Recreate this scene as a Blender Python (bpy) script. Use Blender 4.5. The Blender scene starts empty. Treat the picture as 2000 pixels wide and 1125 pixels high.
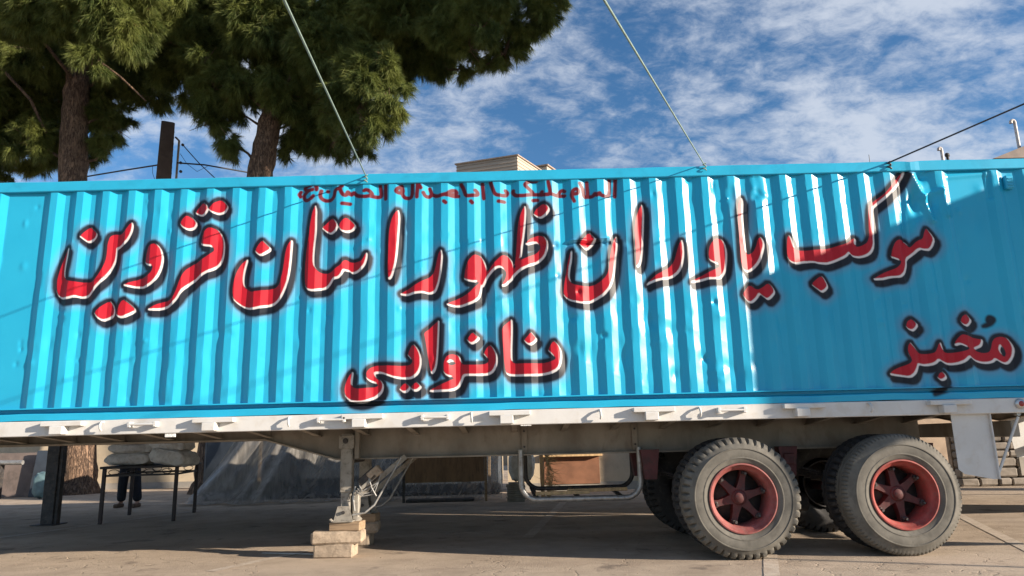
import bpy, bmesh, math, random
import numpy as np
from mathutils import Vector, Matrix

R = math.radians
rng = np.random.default_rng(7)
random.seed(7)
scene = bpy.context.scene
COL = scene.collection

# ------------------------------------------------------------------ camera
PITCH, ROLL, CAM_D, CAM_H, FPX = R(12), R(1.38), 7.177, 1.163, 1400.0
cam_data = bpy.data.cameras.new('camera')
cam_data.sensor_width = 36.0
cam_data.lens = 36.0 * FPX / 2000.0
cam_data.clip_start = 0.05
cam_data.clip_end = 3000.0
cam = bpy.data.objects.new('camera', cam_data)
COL.objects.link(cam)
c_r = Vector((1, 0, 0)); c_u = Vector((0, -math.sin(PITCH), math.cos(PITCH)))
c_f = Vector((0, math.cos(PITCH), math.sin(PITCH)))
c_r2 = c_r * math.cos(ROLL) - c_u * math.sin(ROLL)
c_u2 = c_r * math.sin(ROLL) + c_u * math.cos(ROLL)
m3 = Matrix((c_r2, c_u2, -c_f)).transposed()
cam.matrix_world = Matrix.Translation((0, -CAM_D, CAM_H)) @ m3.to_4x4()
scene.camera = cam

# ------------------------------------------------------------------ light
SUN_AZ, SUN_EL = R(69), R(15.2)      # azimuth measured from the trailer side's normal, towards the trailer's rear
to_sun = Vector((math.sin(SUN_AZ) * math.cos(SUN_EL), -math.cos(SUN_AZ) * math.cos(SUN_EL), math.sin(SUN_EL)))
sun_data = bpy.data.lights.new('sun', 'SUN')
sun_data.energy = 5.0
sun_data.angle = R(0.5)
sun_data.color = (1.0, 0.86, 0.70)
sun = bpy.data.objects.new('sun', sun_data)
COL.objects.link(sun)
sun.rotation_euler = to_sun.to_track_quat('Z', 'Y').to_euler()

world = bpy.data.worlds.new('World')
scene.world = world
world.use_nodes = True
wn, wl = world.node_tree.nodes, world.node_tree.links
wn.clear()
def wnode(t, **kw):
    n = wn.new(t)
    for k, v in kw.items(): setattr(n, k, v)
    return n
w_out = wnode('ShaderNodeOutputWorld'); w_bg = wnode('ShaderNodeBackground')
w_bg.inputs['Strength'].default_value = 0.066
sky = wnode('ShaderNodeTexSky', sky_type='NISHITA', sun_disc=False)
sky.sun_elevation = SUN_EL
sky.sun_rotation = math.atan2(to_sun.x, to_sun.y)
sky.altitude = 1200; sky.air_density = 1.0; sky.dust_density = 0.0; sky.ozone_density = 2.5
tc = wnode('ShaderNodeTexCoord')
sep = wnode('ShaderNodeSeparateXYZ'); wl.new(tc.outputs['Generated'], sep.inputs[0])
def wmath(op, a, b=None, c=None):
    n = wnode('ShaderNodeMath', operation=op)
    for i, v in enumerate((a, b, c)):
        if v is None: continue
        if isinstance(v, (int, float)): n.inputs[i].default_value = v
        else: wl.new(v, n.inputs[i])
    return n.outputs[0]
zc = wmath('MAXIMUM', wmath('ADD', sep.outputs['Z'], 0.32), 0.08)
ux = wmath('DIVIDE', sep.outputs['X'], zc); uy = wmath('DIVIDE', sep.outputs['Y'], zc)
cmb = wnode('ShaderNodeCombineXYZ'); wl.new(ux, cmb.inputs[0]); wl.new(uy, cmb.inputs[1])
def wnoise(scale, detail, rough, dist, off, stretch=(1, 1, 1), rotz=0):
    mp = wnode('ShaderNodeMapping'); mp.inputs['Location'].default_value = off
    mp.inputs['Scale'].default_value = stretch; mp.inputs['Rotation'].default_value = (0, 0, rotz)
    wl.new(cmb.outputs[0], mp.inputs[0])
    n = wnode('ShaderNodeTexNoise'); n.inputs['Scale'].default_value = scale; n.inputs['Detail'].default_value = detail
    n.inputs['Roughness'].default_value = rough; n.inputs['Distortion'].default_value = dist
    wl.new(mp.outputs[0], n.inputs['Vector'])
    return n.outputs['Fac']
big = wnoise(1.1, 3, 0.5, 0.4, (3.6, 1.9, 0))
mid = wnoise(5.0, 8, 0.62, 0.45, (0.4, 5.2, 0), (1.0, 1.15, 1), R(25))
fin = wnoise(19.0, 7, 0.66, 0.3, (7.3, 2.2, 0), (1.0, 1.4, 1), R(-20))
cs = wmath('ADD', wmath('ADD', wmath('MULTIPLY', big, 0.80), wmath('MULTIPLY', mid, 0.62)), wmath('MULTIPLY', fin, 0.42))
mr = wnode('ShaderNodeMapRange', interpolation_type='SMOOTHSTEP')
mr.inputs['From Min'].default_value = 0.79; mr.inputs['From Max'].default_value = 1.09
wl.new(cs, mr.inputs['Value'])
cmask = wmath('MULTIPLY', mr.outputs[0], 0.78)
hsv = wnode('ShaderNodeHueSaturation'); hsv.inputs['Saturation'].default_value = 1.17; hsv.inputs['Value'].default_value = 1.20
wl.new(sky.outputs[0], hsv.inputs['Color'])
mix = wnode('ShaderNodeMix', data_type='RGBA'); wl.new(cmask, mix.inputs[0])
wl.new(hsv.outputs[0], mix.inputs[6]); mix.inputs[7].default_value = (5.1, 5.5, 6.2, 1)
wl.new(mix.outputs[2], w_bg.inputs['Color']); wl.new(w_bg.outputs[0], w_out.inputs[0])

scene.view_settings.view_transform = 'Standard'
scene.view_settings.look = 'None'
scene.view_settings.gamma = 1.0
scene.view_settings.exposure = 1.10
scene.view_settings.use_curve_mapping = False

# ------------------------------------------------------------------ helpers
def at(x, y, Y):
    """a point measured in the photograph, at a known depth Y, in metres"""
    u = x - 1000.0; v = 562.5 - y
    a = u * math.cos(ROLL) + v * math.sin(ROLL); b = -u * math.sin(ROLL) + v * math.cos(ROLL)
    d = (a / FPX, math.cos(PITCH) - b / FPX * math.sin(PITCH), math.sin(PITCH) + b / FPX * math.cos(PITCH))
    t = (Y + CAM_D) / d[1]
    return Vector((d[0] * t, Y, CAM_H + d[2] * t))

def tag(o, label=None, cat=None, group=None, kind=None):
    if label: o['label'] = label
    if cat: o['category'] = cat
    if group: o['group'] = group
    if kind: o['kind'] = kind
    return o

def empty(name, loc=(0, 0, 0), rz=0.0):
    o = bpy.data.objects.new(name, None); COL.objects.link(o)
    o.location = loc; o.rotation_euler = (0, 0, rz); o.empty_display_size = 0.2
    return o

class MB:
    """collects shapes for one mesh object"""
    def __init__(s): s.v = []; s.f = []; s.sm = []
    def add(s, vs, fs, smooth=False):
        n = len(s.v); s.v += [tuple(p) for p in vs]
        s.f += [tuple(i + n for i in f) for f in fs]; s.sm += [smooth] * len(fs)
        return s
    def box(s, c, size, rot=None, bev=0.0, jit=0.0):
        """box with chamfered edges"""
        hx, hy, hz = size[0] / 2, size[1] / 2, size[2] / 2
        b = min(bev, hx * .45, hy * .45, hz * .45)
        M = rot if rot is not None else Matrix.Identity(3)
        c = Vector(c)
        if b <= 0:
            vs = [Vector((sx * hx, sy * hy, sz * hz)) for sx in (-1, 1) for sy in (-1, 1) for sz in (-1, 1)]
            fs = [(0, 1, 3, 2), (4, 6, 7, 5), (0, 4, 5, 1), (2, 3, 7, 6), (0, 2, 6, 4), (1, 5, 7, 3)]
        else:
            bm = bmesh.new(); bmesh.ops.create_cube(bm, size=1.0)
            for q in bm.verts: q.co = Vector((q.co.x * 2 * hx, q.co.y * 2 * hy, q.co.z * 2 * hz))
            bmesh.ops.bevel(bm, geom=bm.edges[:], offset=b, segments=1, affect='EDGES')
            bm.verts.ensure_lookup_table()
            vs = [q.co.copy() for q in bm.verts]; fs = [[q.index for q in fc.verts] for fc in bm.faces]; bm.free()
        if jit: vs = [q + Vector((random.uniform(-jit, jit), random.uniform(-jit, jit), random.uniform(-jit, jit))) for q in vs]
        return s.add([M @ q + c for q in vs], fs)
    def bar(s, a, b, w, h, bev=0.0, up=(0, 0, 1)):
        """rectangular bar from a to b, w across and h along 'up'"""
        a, b = Vector(a), Vector(b); d = b - a; L = d.length; x = d / L
        u = Vector(up); y = u.cross(x)
        if y.length < 1e-4: y = Vector((0, 1, 0)).cross(x)
        y.normalize(); z = x.cross(y)
        M = Matrix((x, y, z)).transposed()
        return s.box((a + b) / 2, (L, w, h), M, bev)
    def tube(s, pts, r, n=10, cap=True, smooth=True):
        pts = [Vector(p) for p in pts]; k = len(pts)
        rs = r if isinstance(r, (list, tuple)) else [r] * k
        vs = []; ref = None
        for i, p in enumerate(pts):
            d = (pts[min(i + 1, k - 1)] - pts[max(i - 1, 0)]).normalized()
            if ref is None:
                ref = Vector((0, 0, 1)) if abs(d.z) < .9 else Vector((1, 0, 0))
            x = (ref - d * ref.dot(d)).normalized(); ref = x
            y = d.cross(x)
            for j in range(n):
                t = 2 * math.pi * j / n
                vs.append(p + (x * math.cos(t) + y * math.sin(t)) * rs[i])
        fs = [(i * n + j, i * n + (j + 1) % n, (i + 1) * n + (j + 1) % n, (i + 1) * n + j) for i in range(k - 1) for j in range(n)]
        s.add(vs, fs, smooth)
        if cap:
            s.add([vs[j] for j in range(n)], [tuple(range(n))[::-1]])
            s.add([vs[(k - 1) * n + j] for j in range(n)], [tuple(range(n))])
        return s
    def lathe(s, prof, n=48, c=(0, 0, 0), smooth=True, fr=None, closed=False):
        """profile of (radius, y) turned about the Y axis through c"""
        c = Vector(c); k = len(prof); vs = []
        for j in range(n):
            t = 2 * math.pi * j / n
            for i, (r, y) in enumerate(prof):
                rr = fr(i, j, r) if fr else r
                vs.append((c.x + rr * math.cos(t), c.y + y, c.z + rr * math.sin(t)))
        kk = k if closed else k - 1
        fs = [(j * k + i, j * k + (i + 1) % k, ((j + 1) % n) * k + (i + 1) % k, ((j + 1) % n) * k + i) for j in range(n) for i in range(kk)]
        return s.add(vs, fs, smooth)
    def prism(s, poly, y0, y1):
        """polygon in X-Z extruded along Y"""
        n = len(poly)
        vs = [(x, y0, z) for x, z in poly] + [(x, y1, z) for x, z in poly]
        fs = [tuple(range(n)), tuple(range(n, 2 * n))[::-1]] + [(i, i + n, (i + 1) % n + n, (i + 1) % n) for i in range(n)]
        return s.add(vs, fs)
    def build(s, name, mat, parent=None, fix=True, sharp=None):
        me = bpy.data.meshes.new(name); me.from_pydata(s.v, [], s.f)
        if fix:
            bm = bmesh.new(); bm.from_mesh(me); bmesh.ops.recalc_face_normals(bm, faces=bm.faces[:]); bm.to_mesh(me); bm.free()
        me.polygons.foreach_set('use_smooth', s.sm)
        if sharp: me.set_sharp_from_angle(angle=R(sharp))
        me.materials.append(mat)
        return link(name, me, parent)

def link(name, me, parent=None):
    o = bpy.data.objects.new(name, me); COL.objects.link(o)
    if parent is not None:
        o.parent = parent
    return o

def reparent_local(o, parent):
    """keep a mesh written in world metres in place under a thing whose Empty is elsewhere"""
    o.parent = parent
    o.matrix_parent_inverse = Matrix.Translation(parent.location).inverted()
    return o

# ------------------------------------------------------------------ materials
def new_mat(name):
    m = bpy.data.materials.new(name); m.use_nodes = True
    nt = m.node_tree; b = nt.nodes['Principled BSDF']
    return m, nt, b
def node(nt, t, **kw):
    n = nt.nodes.new(t)
    for k, v in kw.items(): setattr(n, k, v)
    return n
def setin(nt, sock, v):
    if isinstance(v, (int, float)): sock.default_value = v
    elif isinstance(v, (tuple, list)): sock.default_value = tuple(v) + ((1,) if len(v) == 3 and sock.type == 'RGBA' else ())
    else: nt.links.new(v, sock)
def nmath(nt, op, *a, clamp=False):
    n = node(nt, 'ShaderNodeMath', operation=op, use_clamp=clamp)
    for i, v in enumerate(a): setin(nt, n.inputs[i], v)
    return n.outputs[0]
def nmix(nt, fac, a, b, blend='MIX'):
    n = node(nt, 'ShaderNodeMix', data_type='RGBA', blend_type=blend)
    setin(nt, n.inputs[0], fac); setin(nt, n.inputs[6], a); setin(nt, n.inputs[7], b)
    return n.outputs[2]
def nramp(nt, v, lo, hi, smooth=True):
    n = node(nt, 'ShaderNodeMapRange', interpolation_type='SMOOTHSTEP' if smooth else 'LINEAR')
    setin(nt, n.inputs['Value'], v); n.inputs['From Min'].default_value = lo; n.inputs['From Max'].default_value = hi
    return n.outputs[0]
def ncoord(nt, scale=(1, 1, 1), kind='Object', rot=(0, 0, 0)):
    t = node(nt, 'ShaderNodeTexCoord'); m = node(nt, 'ShaderNodeMapping')
    m.inputs['Scale'].default_value = scale; m.inputs['Rotation'].default_value = rot
    nt.links.new(t.outputs[kind], m.inputs[0]); return m.outputs[0]
def nnoise(nt, vec, scale, detail=4, rough=.55, dist=0.0):
    n = node(nt, 'ShaderNodeTexNoise'); n.inputs['Scale'].default_value = scale; n.inputs['Detail'].default_value = detail
    n.inputs['Roughness'].default_value = rough; n.inputs['Distortion'].default_value = dist
    nt.links.new(vec, n.inputs['Vector']); return n.outputs['Fac']
def nbump(nt, b, h, strength, dist):
    n = node(nt, 'ShaderNodeBump'); n.inputs['Strength'].default_value = strength; n.inputs['Distance'].default_value = dist
    nt.links.new(h, n.inputs['Height']); nt.links.new(n.outputs[0], b.inputs['Normal'])

def simple(name, col, rough=.6, metal=0.0, var=.25, scale=6.0, dirt=None, dirt_amt=.5, bump=.0, bscale=40, stretch=(1, 1, 1), spec=.5):
    """base colour with mottling, optional dirt colour in noise patches, fine bump"""
    m, nt, b = new_mat(name)
    v = ncoord(nt, stretch)
    n1 = nnoise(nt, v, scale, 6, .6)
    lo = tuple(c * (1 - var) for c in col); hi = tuple(min(1, c * (1 + var)) for c in col)
    c = nmix(nt, nramp(nt, n1, .3, .7), lo, hi)
    if dirt:
        n2 = nnoise(nt, v, scale * 2.3, 8, .65, .4)
        c = nmix(nt, nmath(nt, 'MULTIPLY', nramp(nt, n2, .48, .68), dirt_amt), c, dirt)
    nt.links.new(c, b.inputs['Base Color'])
    b.inputs['Roughness'].default_value = rough; b.inputs['Metallic'].default_value = metal
    b.inputs['Specular IOR Level'].default_value = spec
    if bump: nbump(nt, b, nnoise(nt, v, bscale, 5, .6), bump, .01)
    return m

M = {}
M['blue'] = None
M['white_paint'] = simple('white_paint', (.58, .575, .56), .45, var=.05, scale=3, dirt=(.42, .36, .28), dirt_amt=.30, bump=.06, bscale=25)
M['frame_grey'] = simple('dusty_grey_steel', (.26, .23, .19), .7, var=.25, scale=2.2, dirt=(.17, .13, .10), dirt_amt=.6, bump=.1, bscale=30, stretch=(1, 1, .5))
M['leg_grey'] = simple('worn_grey_paint', (.28, .26, .225), .6, var=.15, scale=8, dirt=(.07, .06, .05), dirt_amt=.75, bump=.12, bscale=40)
M['dark_steel'] = simple('dark_greasy_steel', (.035, .033, .034), .6, var=.4, scale=8, dirt=(.12, .09, .07), dirt_amt=.5, bump=.1)
M['maroon'] = simple('maroon_primer', (.10, .028, .03), .65, var=.3, scale=8, dirt=(.05, .04, .035), dirt_amt=.6, bump=.1)
M['galv'] = simple('galvanised_pipe', (.36, .36, .35), .45, .55, var=.2, scale=9, dirt=(.16, .12, .09), dirt_amt=.6)
M['rim_red'] = simple('dusty_red_rim', (.28, .050, .042), .65, var=.25, scale=10, dirt=(.17, .085, .068), dirt_amt=.6, bump=.06)
M['rim_pink'] = simple('faded_red_rim', (.25, .070, .064), .65, var=.25, scale=10, dirt=(.20, .12, .105), dirt_amt=.6, bump=.06)
M['hub_red'] = simple('grimy_red_hub', (.085, .018, .018), .65, var=.3, scale=12, dirt=(.04, .025, .025), dirt_amt=.7, bump=.1)
M['tyre'] = simple('dusty_tyre_rubber', (.125, .117, .10), .85, var=.22, scale=5, dirt=(.075, .07, .06), dirt_amt=.6, bump=.1, bscale=60)
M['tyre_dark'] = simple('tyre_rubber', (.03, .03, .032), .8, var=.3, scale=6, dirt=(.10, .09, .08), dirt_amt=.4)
M['concrete'] = simple('concrete_block', (.34, .27, .20), .9, var=.28, scale=9, dirt=(.17, .13, .095), dirt_amt=.65, bump=.5, bscale=50)
M['wood'] = simple('weathered_wood', (.30, .21, .13), .8, var=.3, scale=5, dirt=(.14, .09, .06), dirt_amt=.4, bump=.2, stretch=(.6, 4, 8))
M['plywood'] = simple('old_plywood', (.25, .16, .09), .8, var=.25, scale=3, dirt=(.10, .07, .05), dirt_amt=.5, stretch=(3, 3, .6))
M['timber_new'] = simple('pale_timber', (.60, .40, .20), .7, var=.2, scale=4, bump=.1, stretch=(6, 6, .6))
M['brown_board'] = simple('brown_board', (.24, .11, .06), .6, var=.2, scale=3)
M['black_metal'] = simple('black_metal', (.018, .017, .02), .5, var=.3, scale=8)
M['maroon_leg'] = simple('dark_painted_tube', (.030, .018, .02), .5, var=.3, scale=8)
M['sack'] = simple('white_woven_sack', (.70, .68, .64), .85, var=.12, scale=7, dirt=(.42, .37, .30), dirt_amt=.5, bump=.25, bscale=30)
M['wall'] = simple('beige_render', (.50, .41, .29), .9, var=.12, scale=1.2, dirt=(.32, .26, .19), dirt_amt=.4, bump=.25, bscale=25)
M['coping'] = simple('grey_coping', (.30, .28, .25), .9, var=.2, scale=2, bump=.2)
M['panel_brown'] = simple('dull_brown_panel', (.16, .125, .11), .8, var=.2, scale=2, dirt=(.07, .06, .055), dirt_amt=.5)
M['rope_green'] = simple('pale_green_rope', (.20, .27, .235), .7, var=.2, scale=30)
M['wire'] = simple('dark_cable', (.03, .03, .035), .5, var=.2)
M['pole'] = simple('pole_concrete', (.12, .09, .078), .85, var=.2, scale=2, dirt=(.07, .055, .05), dirt_amt=.5, bump=.2, bscale=20)
M['cladding'] = simple('beige_cladding', (.42, .36, .29), .7, var=.08, scale=2, stretch=(.2, .2, 3))
M['roof_trim'] = simple('roof_trim', (.30, .23, .18), .7, var=.2)
M['tin_roof'] = simple('brown_tin_roof', (.17, .125, .105), .6, var=.25, scale=2)
M['brick_far'] = simple('buff_brick_wall', (.36, .27, .19), .9, var=.15, scale=3, bump=.2)
M['pane'] = simple('window_glass', (.02, .03, .04), .08, var=.2)
M['pvc'] = simple('pale_flue_pipe', (.55, .52, .50), .5, var=.15, dirt=(.25, .18, .14), dirt_amt=.6, scale=5)
M['rubber_black'] = simple('black_rubber', (.02, .02, .02), .7, var=.3)
M['trouser'] = simple('dark_navy_cloth', (.012, .014, .022), .9, var=.3, scale=9, bump=.2)
M['shirt'] = simple('grey_shirt_cloth', (.16, .17, .19), .9, var=.2, scale=9, bump=.2)
M['skin'] = simple('skin', (.40, .24, .17), .55, var=.08, scale=9)
M['hair'] = simple('dark_hair', (.012, .010, .009), .6, var=.3)
M['shoe'] = simple('brown_leather', (.10, .06, .04), .6, var=.3)
M['teal_bag'] = simple('faded_teal_plastic', (.10, .17, .19), .6, var=.2)
M['card'] = simple('grey_cardboard', (.30, .27, .24), .9, var=.2, scale=8)
M['straw'] = simple('dry_straw', (.48, .36, .18), .8, var=.3, scale=20)
M['tarp_dark'] = simple('dark_blue_tarpaulin', (.035, .045, .06), .6, var=.3, scale=2)
M['canvas'] = simple('green_canvas', (.10, .16, .12), .85, var=.15, scale=3, bump=.15)
M['stone'] = simple('grey_stone', (.24, .21, .18), .9, var=.25, scale=4, bump=.4, bscale=15)
M['lamp_red'] = simple('red_lamp_lens', (.25, .02, .02), .25, var=.2)
M['chrome'] = simple('dull_chrome', (.5, .5, .5), .3, .9, var=.1)
M['reflector'] = simple('white_reflector', (.75, .75, .74), .4, var=.1, scale=40, dirt=(.1, .1, .1), dirt_amt=.8)

# paint with the spray lettering (signed distances stored on the mesh, in metres)
def paint_material():
    m, nt, b = new_mat('turquoise_paint_with_lettering')
    v = ncoord(nt)
    n1 = nnoise(nt, v, 1.3, 4, .5); n2 = nnoise(nt, v, 16, 5, .6)
    base = nmix(nt, nramp(nt, n1, .3, .7), (.015, .335, .55), (.020, .375, .59))
    scuff = nmath(nt, 'MULTIPLY', nramp(nt, nnoise(nt, ncoord(nt, (1, 1, .35)), 9, 8, .7, .5), .60, .75), .22)
    base = nmix(nt, scuff, base, (.010, .24, .42))
    at1 = node(nt, 'ShaderNodeAttribute', attribute_name='lettering'); sp = node(nt, 'ShaderNodeSeparateXYZ')
    nt.links.new(at1.outputs['Vector'], sp.inputs[0])
    at2 = node(nt, 'ShaderNodeAttribute', attribute_name='marks'); sq = node(nt, 'ShaderNodeSeparateXYZ')
    nt.links.new(at2.outputs['Vector'], sq.inputs[0])
    body, drop, edge = sp.outputs; small, black, _ = sq.outputs
    wob = nmath(nt, 'MULTIPLY', nmath(nt, 'SUBTRACT', n2, .5), .008)
    inv = lambda x: nmath(nt, 'SUBTRACT', 1.0, x)
    # red overspray, then black outline and drop, red fill, white highlight
    halo = nmath(nt, 'MULTIPLY', inv(nramp(nt, nmath(nt, 'MINIMUM', body, drop), .0, .13)), .42)
    c = nmix(nt, halo, base, (.24, .13, .20))
    blk = nmath(nt, 'MINIMUM', nmath(nt, 'SUBTRACT', body, .034), nmath(nt, 'SUBTRACT', drop, .029))
    blk = nmath(nt, 'ADD', nmath(nt, 'MINIMUM', blk, nmath(nt, 'SUBTRACT', black, .012)), wob)
    kb = nmath(nt, 'MULTIPLY', inv(nramp(nt, blk, -.010, .024)), .985)
    c = nmix(nt, kb, c, (.004, .005, .012))
    bd = nmath(nt, 'ADD', body, nmath(nt, 'MULTIPLY', wob, .5))
    kr = inv(nramp(nt, bd, -.008, .003))
    red = nmix(nt, n2, (.37, .005, .016), (.45, .008, .022))
    c = nmix(nt, kr, c, red)
    kw = nmath(nt, 'MULTIPLY', nramp(nt, nmath(nt, 'ADD', edge, wob), -.006, .008), inv(nramp(nt, body, -.003, .010)))
    kw = nmath(nt, 'MULTIPLY', kw, .93)
    c = nmix(nt, kw, c, (.74, .72, .71))
    ks = nmath(nt, 'MULTIPLY', inv(nramp(nt, nmath(nt, 'ADD', small, wob), -.006, .010)), 1.0)
    c = nmix(nt, ks, c, (.105, .003, .010))
    chip = nramp(nt, nnoise(nt, ncoord(nt, (1, 1, .6)), 26, 6, .75), .735, .76)
    c = nmix(nt, nmath(nt, 'MULTIPLY', chip, .75), c, (.10, .055, .04))
    nt.links.new(c, b.inputs['Base Color'])
    ink = nmath(nt, 'MAXIMUM', kb, ks)
    rr = nmath(nt, 'ADD', .26, nmath(nt, 'MULTIPLY', ink, .18))
    nt.links.new(nmath(nt, 'ADD', rr, nmath(nt, 'MULTIPLY', n1, .10)), b.inputs['Roughness'])
    b.inputs['Specular IOR Level'].default_value = .31
    h = nmath(nt, 'ADD', nnoise(nt, v, 7, 3, .5), nmath(nt, 'MULTIPLY', nnoise(nt, v, 60, 4, .6), .15))
    nbump(nt, b, h, .05, .02)
    return m
M['blue'] = paint_material()
M['blue_plain'] = simple('turquoise_paint', (.018, .355, .57), .3, var=.06, scale=1.5, dirt=(.012, .19, .33), dirt_amt=.3, bump=.06, bscale=12)

def ground_material():
    m, nt, b = new_mat('dusty_asphalt')
    v = ncoord(nt)
    n1 = nnoise(nt, v, .35, 6, .6, .6); n2 = nnoise(nt, v, 2.2, 8, .65, .3); n3 = nnoise(nt, v, 45, 6, .7); n4 = nnoise(nt, v, 190, 3, .7)
    c = nmix(nt, nramp(nt, nmath(nt, 'ADD', nmath(nt, 'MULTIPLY', n1, .5), nmath(nt, 'MULTIPLY', n2, .5)), .36, .62), (.34, .27, .205), (.50, .405, .31))
    c = nmix(nt, nmath(nt, 'MULTIPLY', nramp(nt, n3, .5, .72), .45), c, (.25, .195, .15))
    c = nmix(nt, nmath(nt, 'MULTIPLY', nramp(nt, n4, .6, .74), .5), c, (.45, .38, .31))
    dust = nramp(nt, nnoise(nt, ncoord(nt, (.5, 1.6, 1)), 1.6, 8, .7, .8), .5, .7)
    c = nmix(nt, nmath(nt, 'MULTIPLY', dust, .5), c, (.55, .44, .335))
    oil = nramp(nt, nnoise(nt, v, 1.7, 4, .6), .60, .70)
    c = nmix(nt, nmath(nt, 'MULTIPLY', oil, .5), c, (.07, .06, .055))
    # hairline cracks
    vo = node(nt, 'ShaderNodeTexVoronoi', feature='DISTANCE_TO_EDGE'); vo.inputs['Scale'].default_value = .55
    wv = node(nt, 'ShaderNodeVectorMath', operation='ADD'); nt.links.new(v, wv.inputs[0])
    nz = node(nt, 'ShaderNodeTexNoise'); nz.inputs['Scale'].default_value = 2.5; nt.links.new(v, nz.inputs['Vector']); nt.links.new(nz.outputs['Color'], wv.inputs[1])
    nt.links.new(wv.outputs[0], vo.inputs['Vector'])
    cr = nmath(nt, 'SUBTRACT', 1.0, nramp(nt, vo.outputs['Distance'], .002, .009))
    c = nmix(nt, nmath(nt, 'MULTIPLY', cr, .28), c, (.10, .08, .065))
    nt.links.new(c, b.inputs['Base Color']); b.inputs['Roughness'].default_value = .95; b.inputs['Specular IOR Level'].default_value = .25
    h = nmath(nt, 'ADD', n3, nmath(nt, 'MULTIPLY', n4, .5)); h = nmath(nt, 'SUBTRACT', h, nmath(nt, 'MULTIPLY', cr, .6))
    nbump(nt, b, h, .55, .012)
    return m
M['ground'] = ground_material()
def line_material():
    m, nt, b = new_mat('worn_line_paint')
    v = ncoord(nt); n = nnoise(nt, v, 9, 8, .7); n3 = nnoise(nt, v, 60, 4, .7)
    w = nramp(nt, nmath(nt, 'ADD', nmath(nt, 'MULTIPLY', n, .7), nmath(nt, 'MULTIPLY', n3, .3)), .42, .60)
    nt.links.new(nmix(nt, w, (.55, .47, .38), (.42, .335, .255)), b.inputs['Base Color']); b.inputs['Roughness'].default_value = .9
    nbump(nt, b, n3, .4, .01)
    return m
M['line'] = line_material()
def bark_material():
    m, nt, b = new_mat('pine_bark')
    v = ncoord(nt, (3, 3, .9)); n = nnoise(nt, v, 4, 8, .7, .8); n2 = nnoise(nt, ncoord(nt, (7, 7, 1.6)), 3.0, 6, .6, 1.2)
    e = nramp(nt, n2, .36, .58)
    c = nmix(nt, e, (.085, .052, .036), nmix(nt, n, (.17, .105, .068), (.29, .19, .125)))
    nt.links.new(c, b.inputs['Base Color']); b.inputs['Roughness'].default_value = .95
    nbump(nt, b, nmath(nt, 'ADD', e, nmath(nt, 'MULTIPLY', n, .6)), 1.0, .06)
    return m
M['bark'] = bark_material()
def needle_material():
    m, nt, b = new_mat('pine_needles')
    v = ncoord(nt); n = nnoise(nt, v, 1.3, 4, .6); n2 = nnoise(nt, v, 23, 3, .6)
    c = nmix(nt, nramp(nt, n, .35, .65), (.050, .080, .018), (.15, .180, .042))
    c = nmix(nt, nmath(nt, 'MULTIPLY', nramp(nt, n2, .45, .75), .55), c, (.30, .28, .09))
    c = nmix(nt, nmath(nt, 'MULTIPLY', nramp(nt, nnoise(nt, v, 3.1, 3, .6), .66, .74), .8), c, (.20, .10, .05))
    nt.links.new(c, b.inputs['Base Color']); b.inputs['Roughness'].default_value = .6; b.inputs['Specular IOR Level'].default_value = .3
    tr = node(nt, 'ShaderNodeBsdfTranslucent'); nt.links.new(c, tr.inputs['Color'])
    mx = node(nt, 'ShaderNodeMixShader'); mx.inputs[0].default_value = .22
    nt.links.new(b.outputs[0], mx.inputs[1]); nt.links.new(tr.outputs[0], mx.inputs[2])
    nt.links.new(mx.outputs[0], nt.nodes['Material Output'].inputs['Surface'])
    return m
M['needles'] = needle_material()
def plastic_material():
    m, nt, b = new_mat('clear_plastic_sheet')
    v = ncoord(nt); n = nnoise(nt, ncoord(nt, (3, 3, .6)), 3, 6, .6, .5)
    b.inputs['Base Color'].default_value = (.34, .325, .30, 1); b.inputs['Roughness'].default_value = .3
    tp = node(nt, 'ShaderNodeBsdfTransparent'); tp.inputs['Color'].default_value = (.85, .88, .90, 1)
    tl = node(nt, 'ShaderNodeBsdfTranslucent'); tl.inputs['Color'].default_value = (.5, .48, .45, 1)
    m1 = node(nt, 'ShaderNodeMixShader'); m1.inputs[0].default_value = .35
    nt.links.new(b.outputs[0], m1.inputs[1]); nt.links.new(tl.outputs[0], m1.inputs[2])
    m2 = node(nt, 'ShaderNodeMixShader'); nt.links.new(nramp(nt, n, .3, .75), m2.inputs[0])
    sx3 = node(nt, 'ShaderNodeSeparateXYZ'); nt.links.new(v, sx3.inputs[0])
    opac = nmath(nt, 'SUBTRACT', .52, nmath(nt, 'MULTIPLY', nramp(nt, sx3.outputs['X'], -5.6, -4.2), .30))   # more opaque towards the left end
    m2b = nmath(nt, 'ADD', opac, nmath(nt, 'MULTIPLY', nramp(nt, n, .35, .7), .45)); nt.links.new(m2b, m2.inputs[0])
    nt.links.new(tp.outputs[0], m2.inputs[1]); nt.links.new(m1.outputs[0], m2.inputs[2])
    nt.links.new(m2.outputs[0], nt.nodes['Material Output'].inputs['Surface'])
    return m
M['plastic'] = plastic_material()
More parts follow.
